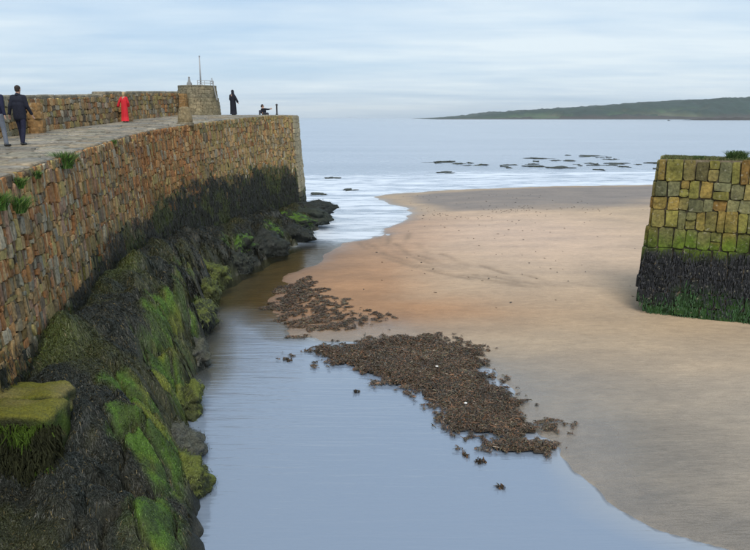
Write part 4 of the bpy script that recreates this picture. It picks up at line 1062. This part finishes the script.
# ------------------------------------------------------------------ sea rocks
SR = [(11.1, 124, 4.2, 'left long low dark reef rock awash in the sea'), (13.7, 119, 1.5, 'tiny rock just right of the long left reef rock'), (16.8, 116.3, 1.9, 'dark rock at right end of the left reef row'),
      (21.5, 116.5, 1.7, 'small rock left of the middle cluster offshore'), (24.6, 112.5, 2.6, 'dark rock in middle cluster, left one'), (28.0, 110, 3.0, 'dark rock in middle cluster, broad right one'), (25.5, 118, 1.6, 'small rock behind the middle cluster'),
      (30.5, 134, 4.6, 'long faint rock strip farther out, left half'), (34.0, 128, 3.2, 'dark low rock beneath the far strip'), (42.0, 143, 5.2, 'long thin rock strip farthest out at right'), (35.5, 116, 2.3, 'small rock right of middle cluster'),
      (39.5, 120, 3.0, 'darkest squarish rock near the right pier'), (42.4, 108, 2.0, 'small rock closest to the beach near right pier'), (46.5, 121, 3.0, 'rock just left of the blocky right pier, upper'), (46.0, 112, 2.4, 'rock just left of the blocky right pier, lower'),
      (9.5, 100, 2.5, 'thin rock awash nearest the sand tongue'), (-5.6, 91, 2.0, 'low rock awash beyond the pier end'), (-2.8, 76, 1.3, 'small low rock in the surf off the pier end'), (-5.6, 71.5, 1.2, 'flat dark rock close behind the pier end boulders'), (32.5, 105.5, 1.6, 'small rock below the middle cluster nearer the sand')]
for k in range(26):
    cx, cy = [(24.5, 113), (33, 124), (38, 117), (13, 120), (43, 135)][k % 5]
    SR.append((cx + rng.normal(0, 3.2), cy + rng.normal(0, 4.5), rng.uniform(.5, 1.5), 'tiny low rock awash among the larger reef rocks offshore'))
for k, (x, y, a, lab) in enumerate(SR):
    me = rock_mesh(a * .6, a * .42 + .5, .14, 40 + k, (.04, .045, .04), OL, .4, 4, 1.0); o = link('sea_rock', me); o.location = (x, y, -.06); o.rotation_euler = (0, 0, random.uniform(-.15, .15)); tag(o, lab, 'rock', 'low rocks awash offshore')

bt = empty('small_boat', (598, 1500, 0)); tag(bt, 'tiny dark boat on the water far off below the headland', 'boat')
V = []; F = []
for k, (yy_, hw, zz_) in enumerate(((-2.6, .9, .9), (-1.2, 1.15, .8), (.8, 1.1, .85), (2.2, .6, 1.0), (3.0, .05, 1.2))): V += [(yy_, -hw, zz_), (yy_, -hw * .55, -.3), (yy_, hw * .55, -.3), (yy_, hw, zz_)]
for k in range(4):
    for j in range(3): F.append((4 * k + j, 4 * k + j + 1, 4 * k + j + 5, 4 * k + j + 4))
    F.append((4 * k + 3, 4 * k, 4 * k + 4, 4 * k + 7))
F += [(3, 2, 1, 0), (16, 17, 18, 19)]
link('hull', poly_mesh('hull', V, F, IRON), bt)
bm = bmesh.new(); bmesh.ops.create_cube(bm, size=1, matrix=Matrix.Translation((-.6, 0, 1.5)) @ Matrix.Diagonal((1.6, 1.3, 1.5, 1))); bmesh.ops.bevel(bm, geom=bm.edges[:], offset=.15, segments=2, affect='EDGES'); bm_obj('wheelhouse', bm, IRON, bt)
# ------------------------------------------------------------------ plants on the wall top
def plant(s, h, size, n, lab, seed):
    n = int(n * .8)
    P, T, U, N = pier_surf(s, h)
    o = empty('wall_plant', tuple(P + N * .05)); tag(o, lab, 'plant', 'green plants rooted in the pier wall')
    r = np.random.default_rng(seed)
    me = tuft_mesh(n, size * .30, size * .25, size * .85, .022, [(.07, .16, .02), (.10, .20, .03), (.04, .09, .02), (.14, .17, .05)], 1.0, seed)
    f = link('leaves', me, o); f['kind'] = 'stuff'
    bm = bmesh.new(); 
    for k in range(4): tube_bm(bm, (0, 0, 0), (r.normal(0, size * .2), r.normal(0, size * .2), size * .6), .008, .004, 5)
    bm_obj('stems', bm, LEAF, o)
def s_at(y): return float(np.interp(y, pts[:, 1], cum))
plant(s_at(18.4), .28, .62, 900, 'large bright green plant on wall edge beside the walkway kink', 1)
plant(s_at(14.4), .75, .48, 700, 'green plant hanging on the wall face below the near walkway edge', 2)
plant(s_at(14.7), .30, .34, 500, 'small green plant just above the hanging one on the near wall', 3)
plant(s_at(13.5), .55, .5, 600, 'green plant cut by the left edge of view on the near wall', 4)
plant(s_at(16.0), .25, .26, 320, 'low grassy tuft on wall edge between two larger plants', 5)
plant(s_at(24.5), .1, .2, 200, 'sparse weeds on the wall edge below the red-clad person', 6)

# ------------------------------------------------------------------ people
def capsule(bm, a, b, ra, rb, flat=None, n=12):
    a = Vector(a); b = Vector(b); d = b - a; L = d.length
    q = d.to_track_quat('Z', 'Y') if L > 1e-5 else Matrix.Identity(3).to_quaternion()
    rings = []
    for i in range(5): t = -math.pi / 2 + math.pi / 2 * i / 4; rings.append((ra * math.cos(t), ra * math.sin(t)))
    for i in range(5): t = math.pi / 2 * i / 4; rings.append((rb * math.cos(t), L + rb * math.sin(t)))
    vs = []
    for (r_, z) in rings:
        row = []
        for k in range(n):
            an = 2 * math.pi * k / n; p = Vector((r_ * math.cos(an), r_ * math.sin(an), z)); row.append(bm.verts.new(a + q @ p))
        vs.append(row)
    for i in range(len(vs) - 1):
        for k in range(n): bm.faces.new((vs[i][k], vs[i][(k + 1) % n], vs[i + 1][(k + 1) % n], vs[i + 1][k]))
    bm.faces.new(vs[0][::-1]); bm.faces.new(vs[-1])
def ellips(bm, c, r, n=16):
    bmesh.ops.create_uvsphere(bm, u_segments=n, v_segments=n // 2 + 2, radius=1, matrix=Matrix.Translation(c) @ Matrix.Diagonal((*r, 1)))
def finish(name, bm, mat, parent, vox=.012, sm=4):
    bmesh.ops.recalc_face_normals(bm, faces=bm.faces[:])
    o = bm_obj(name, bm, mat, parent, True)
    md = o.modifiers.new('r', 'REMESH'); md.mode = 'VOXEL'; md.voxel_size = vox; md.use_smooth_shade = True
    md = o.modifiers.new('s', 'SMOOTH'); md.iterations = sm; md.factor = .5
    return o
SKIN = plain('skin', (.42, .25, .18), .6, .3, .05)
HAIRD = plain('dark_hair', (.03, .022, .018), .7, .3, .3, 60)
HAIRB = plain('fair_hair', (.42, .30, .16), .7, .3, .2, 60)
NAVY = plain('dark_navy_cloth', (.018, .02, .032), .85, .2, .2)
BLUEB = plain('navy_jacket_cloth', (.015, .017, .04), .8, .2, .2)
NTR = plain('dark_blue_trousers', (.02, .022, .045), .85, .2, .2)
GTR = plain('grey_blue_jeans', (.17, .19, .23), .85, .2, .15)
SHOE = plain('black_leather', (.012, .012, .012), .4, .5, .1)
REDC = plain('scarlet_cloth', (.55, .025, .035), .8, .2, .12)
BLK = plain('black_cloth', (.014, .015, .022), .85, .2, .2)
TARTAN = plain('dark_grey_cloth', (.035, .038, .05), .85, .2, .2)
def head(bm, c, yaw, s=1.0, nose=True):
    """c = head centre, yaw = facing direction angle from +Y counter-clockwise"""
    f = Vector((-math.sin(yaw), math.cos(yaw), 0)); sd2 = Vector((math.cos(yaw), math.sin(yaw), 0)); c = Vector(c)
    ellips(bm, c + Vector((0, 0, .025)), (.078 * s, .088 * s, .10 * s)); capsule(bm, c + f * .02, c + f * .035 - Vector((0, 0, .075)), .06 * s, .045 * s)
    capsule(bm, c + f * .088 + Vector((0, 0, .01)), c + f * .103 - Vector((0, 0, .025)), .010, .015)
    for q in (-1, 1): ellips(bm, c + sd2 * q * .08, (.015, .02, .032), 8)
def hand(bm, w_, d, side, s=1.0):
    """w_ wrist, d direction of the fingers, side = direction to the thumb"""
    w_ = Vector(w_); d = Vector(d).normalized(); side = Vector(side); side = (side - d * side.dot(d)).normalized(); up = d.cross(side)
    for k in (-1, 0, 1): capsule(bm, w_ + side * k * .014, w_ + d * .085 + side * k * .024, .020, .016, n=8)
    for k, L in enumerate((.070, .080, .074, .058)):
        b0 = w_ + d * .085 + side * (.033 - k * .022); m_ = b0 + d * L * .55 + up * .008; e_ = m_ + (d * .8 + up * .5).normalized() * L * .45
        capsule(bm, b0, m_, .0100, .0092, n=8); capsule(bm, m_, e_, .0092, .008, n=8)
    t0 = w_ + d * .03 + side * .026; t1 = t0 + (d * .6 + side * .7).normalized() * .045; capsule(bm, t0, t1, .012, .0105, n=8); capsule(bm, t1, t1 + d * .03, .0105, .009, n=8)
def eyes(parent, c, yaw):
    f = Vector((-math.sin(yaw), math.cos(yaw), 0)); s_ = Vector((math.cos(yaw), math.sin(yaw), 0)); bm = bmesh.new()
    for q in (-1, 1): ellips(bm, Vector(c) + f * .076 + s_ * q * .031 + Vector((0, 0, .012)), (.012, .012, .008), 8)
    bm_obj('eyes', bm, SHOE, parent, True)
def hair(parent, c, yaw, mat, long=0.0):
    f = Vector((-math.sin(yaw), math.cos(yaw), 0)); c = Vector(c); bm = bmesh.new()
    ellips(bm, c - f * .018 + Vector((0, 0, .048)), (.088, .092, .088)); ellips(bm, c - f * .045 + Vector((0, 0, .0)), (.076, .06, .075))
    if long: capsule(bm, c - f * .06, c - f * .075 - Vector((0, 0, long)), .07, .055)
    finish('hair', bm, mat, parent, .010, 2)

def walker(name, loc, lab, jmat, tmat, hmat, ht=1.78, yaw=0.0, stride=.16, hem=.76, bag=False, arm_out=.03, longhair=0, flip=1):
    o = empty(name, loc, yaw); tag(o, lab, 'person', 'people walking out along the pier')
    k = ht / 1.78; o.scale = (k, k, k)
    hc = (0, .03, 1.655); sh = 1.45
    fl = [(-.09, stride * flip, .0), (.10, -stride * flip, .0)]
    bm = bmesh.new(); head(bm, hc, 0); capsule(bm, (0, 0, 1.46), (0, .01, 1.60), .058, .054)
    capsule(bm, (0, 0, 1.0), (0, .01, 1.36), .10, .09)
    hands = []
    for q, st in ((-1, -stride * .9 * flip), (1, stride * .9 * flip)):
        S0 = Vector((q * .185, 0, 1.43)); E0 = Vector((q * (.235 + arm_out * .4), st * .4 - .02, 1.16)); W0 = Vector((q * (.26 + arm_out), st + .05, .92))
        capsule(bm, S0, E0, .05, .04); capsule(bm, E0, W0, .04, .027); hand(bm, W0, (W0 - E0).normalized() + Vector((0, .1, -.3)), (-q * .3, 1, 0)); hands.append((S0, E0, W0))
    legs = []
    for q, fpt in ((-1, fl[0]), (1, fl[1])):
        Hh = Vector((q * .09, 0, .92)); A = Vector((fpt[0], fpt[1], .10)); Kk = (Hh + A) / 2 + Vector((0, .05 if fpt[1] < 0 else .03, .0)); legs.append((Hh, Kk, A))
        capsule(bm, Hh, Kk, .075, .052); capsule(bm, Kk, A, .05, .036); capsule(bm, A - Vector((0, .02, .05)), A + Vector((0, .14, -.06)), .038, .032)
    finish('body', bm, SKIN, o, .0095, 3); eyes(o, hc, 0); hair(o, hc, 0, hmat, longhair)
    bm = bmesh.new()
    ellips(bm, (0, 0, 1.33), (.215, .135, .17)); ellips(bm, (0, -.01, 1.42), (.20, .10, .075)); capsule(bm, (-.05, 0, 1.2), (-.07, 0, hem + .07), .15, .125); capsule(bm, (.05, 0, 1.2), (.07, 0, hem + .07), .15, .125)
    for (S0, E0, W0) in hands: capsule(bm, S0 - Vector((0, 0, .0)), E0, .075, .062); capsule(bm, E0, E0 + (W0 - E0) * .93, .060, .046)
    finish('jacket', bm, jmat, o, .014, 5)
    bm = bmesh.new(); capsule(bm, (-.15, -.02, 1.48), (.15, -.02, 1.48), .03, .03); capsule(bm, (0, -.04, 1.50), (0, .03, 1.51), .065, .065); finish('collar', bm, jmat, o, .012, 2)
    bm = bmesh.new(); ellips(bm, (0, 0, .93), (.165, .125, .12))
    for (Hh, Kk, A) in legs: capsule(bm, Hh, Kk, .098, .072); capsule(bm, Kk, A + Vector((0, 0, .0)), .070, .062)
    finish('trousers', bm, tmat, o, .014, 4)
    for (Hh, Kk, A) in legs:
        bm = bmesh.new(); capsule(bm, A + Vector((0, -.04, -.055)), A + Vector((0, .16, -.065)), .045, .038); capsule(bm, A + Vector((0, -.045, -.08)), A + Vector((0, .13, -.08)), .02, .02); finish('shoe', bm, SHOE, o, .010, 2)
    return o
walker('person', (-10.50, 21.8, float(deck_z(21.8)) + .045), 'man in dark suit jacket and dark trousers walking away along the pier', NAVY, NTR, HAIRD, 1.72, R(-8), .14, .76)
walker('person', (-10.82, 21.1, float(deck_z(21.1)) + .045), 'person in navy jacket and grey jeans walking at left edge of view', BLUEB, GTR, HAIRD, 1.74, R(-8), .16, .93, arm_out=.05, flip=-1, longhair=.02)

def robe(parent, name, rings, mat, folds=7, amp=.05, n=48, seed=0):
    """rings: (cx, cy, z, rx, ry)"""
    V = []; F = []
    for k, (cx, cy, z, rx, ry) in enumerate(rings):
        t = k / (len(rings) - 1)
        for i in range(n):
            a = 2 * math.pi * i / n; q = 1 + amp * t * math.sin(folds * a + seed + 1.2 * math.sin(2 * a)) + amp * .4 * t * math.sin(13 * a + seed * 2)
            V.append((cx + rx * q * math.cos(a), cy + ry * q * math.sin(a), z))
    for k in range(len(rings) - 1):
        for i in range(n): F.append((k * n + i, k * n + (i + 1) % n, (k + 1) * n + (i + 1) % n, (k + 1) * n + i))
    F.append(tuple(range(n))); F.append(tuple(range(len(rings) * n - 1, (len(rings) - 1) * n - 1, -1)))
    o = link(name, poly_mesh(name, V, F, mat, None, True), parent); return o
def gowned(loc, lab, mat, hmat, ht, yaw, hood=False, arm=None, lean=0.0, width=1.0, face=0.0):
    o = empty('person', loc, yaw); tag(o, lab, 'person'); k = ht / 1.7; o.scale = (k, k, k)
    hc = (lean * 1.0, .03, 1.58)
    bm = bmesh.new(); head(bm, hc, face); capsule(bm, (lean * .9, 0, 1.38), (lean, .01, 1.52), .055, .05); capsule(bm, (0, 0, .9), (lean * .85, 0, 1.33), .12, .13)
    arms = []
    for q in (-1, 1):
        S0 = Vector((lean * .85 + q * .16, 0, 1.35)); E0 = Vector((lean * .7 + q * .22, .04, 1.09)); W0 = Vector((lean * .6 + q * .17, .16, .92))
        if arm and q == arm: E0 = Vector((q * .27, -.05, 1.12)); W0 = Vector((q * .36, -.02, .90))
        arms.append((S0, E0, W0)); capsule(bm, S0, E0, .047, .038); capsule(bm, E0, W0, .037, .026); hand(bm, W0, (W0 - E0), (0, 1, .2))
    for q in (-1, 1):
        capsule(bm, (q * .085, 0, .9), (q * .09, .02, .5), .075, .05); capsule(bm, (q * .09, .02, .5), (q * .09, 0, .09), .048, .035); capsule(bm, (q * .09, -.02, .045), (q * .09, .14, .035), .035, .03)
    finish('body', bm, SKIN, o, .0095, 3); eyes(o, hc, face); hair(o, hc, face, hmat, .08)
    bm = bmesh.new(); W_ = width
    ellips(bm, (lean * .85, 0, 1.27), (.20 * W_, .13, .15)); capsule(bm, (lean * .85 - .14, -.01, 1.38), (lean * .85 + .14, -.01, 1.38), .06, .06)
    for (S0, E0, W0) in arms: capsule(bm, S0, E0, .075, .075); capsule(bm, E0, E0 + (W0 - E0) * .9, .075, .085)
    finish('sleeves', bm, mat, o, .014, 5)
    robe(o, 'gown', [(lean * .85, 0, 1.40, .10, .08), (lean * .85, 0, 1.36, .19 * W_, .12), (lean * .7, 0, 1.15, .205 * W_, .14), (lean * .5, 0, .95, .20 * W_, .145), (lean * .3, 0, .65, .21 * W_, .16), (lean * .1, -.01, .35, .22 * W_, .175), (0, -.02, .06, .235 * W_, .19)], mat, 8, .07)
    if hood:
        bm = bmesh.new(); f = Vector((-math.sin(face), math.cos(face), 0)); c = Vector(hc); ellips(bm, c - f * .03 + Vector((0, 0, .04)), (.105, .11, .125)); capsule(bm, c - f * .05, c - f * .05 - Vector((0, 0, .16)), .095, .12); finish('hood', bm, mat, o, .012, 3)
    for q in (-1, 1):
        bm = bmesh.new(); capsule(bm, (q * .09, -.03, .045), (q * .09, .15, .036), .042, .036); finish('shoe', bm, SHOE, o, .012, 2)
    return o
gowned((-12.75, 37.6, float(deck_z(37.6)) + .045), 'person in a long scarlet gown standing close to the parapet', REDC, HAIRB, 1.50, R(-10), False, -1, 0, .9)
gowned((-9.50, 49.6, 7.62), 'person in long black coat standing between tower and pier end', BLK, HAIRD, 1.62, R(-20), True, 1, -.06, 1.05, R(60))
# seated person at the pier end, leaning back on one arm, facing left
o = empty('person', (-7.72, 51.4, 7.61), R(0)); tag(o, 'person in dark clothes sitting at pier end with one arm stretched out', 'person')
bm = bmesh.new(); hc = (-.10, 0, .56 + .07); head(bm, hc, R(-70), .95); capsule(bm, (-.08, 0, .5), (-.1, 0, .57), .05, .05); capsule(bm, (.0, 0, .13), (-.07, 0, .42), .12, .13)
A1 = [(.07, -.06, .43), (.27, -.10, .41), (.43, -.12, .43)]; A2 = [(-.16, .08, .42), (-.26, .05, .22), (-.12, -.14, .16)]
for (a, b, c) in (A1, A2): capsule(bm, a, b, .045, .037); capsule(bm, b, c, .036, .026); hand(bm, c, Vector(c) - Vector(b), (0, 0, 1))
LG = [[(-.02, -.08, .11), (.30, -.32, .13), (.36, -.62, .0)], [(-.02, .08, .11), (-.25, -.30, .30), (-.22, -.55, .03)]]
for (a, b, c) in LG: capsule(bm, a, b, .075, .052); capsule(bm, b, c, .048, .036); capsule(bm, c, Vector(c) + Vector((.02, -.13, .02)), .035, .03)
finish('body', bm, SKIN, o, .0095, 3); eyes(o, hc, R(-70)); hair(o, hc, R(-70), HAIRD, .04)
bm = bmesh.new(); ellips(bm, (-.04, 0, .28), (.185, .16, .22)); ellips(bm, (-.06, 0, .42), (.17, .17, .09))
for (a, b, c) in (A1, A2): capsule(bm, a, b, .068, .058); capsule(bm, b, Vector(b) + (Vector(c) - Vector(b)) * .9, .056, .042)
finish('jacket', bm, BLK, o, .014, 4)
bm = bmesh.new(); ellips(bm, (0, 0, .11), (.17, .16, .11))
for (a, b, c) in LG: capsule(bm, a, b, .095, .07); capsule(bm, b, c, .066, .055)
finish('trousers', bm, TARTAN, o, .014, 4)
for (a, b, c) in LG: bm = bmesh.new(); capsule(bm, Vector(c) + Vector((0, .03, 0)), Vector(c) + Vector((.02, -.14, .02)), .045, .038); finish('shoe', bm, SHOE, o, .012, 2)

# ------------------------------------------------------------------ sea air
hm = bpy.data.materials.new('sea_haze'); hm.use_nodes = True; hn = hm.node_tree; hn.nodes.clear()
ho = hn.nodes.new('ShaderNodeOutputMaterial'); hv = hn.nodes.new('ShaderNodeVolumePrincipled'); hn.links.new(hv.outputs[0], ho.inputs['Volume'])
hv.inputs['Color'].default_value = (.93, .97, 1.0, 1); hv.inputs['Density'].default_value = 0.00008; hv.inputs['Anisotropy'].default_value = 0.0
bm = bmesh.new(); bmesh.ops.create_cube(bm, size=1, matrix=Matrix.Translation((0, 5200, 58.0)) @ Matrix.Diagonal((19500, 13000, 160, 1)))
hz = bm_obj('haze', bm, hm); hz['kind'] = 'stuff'
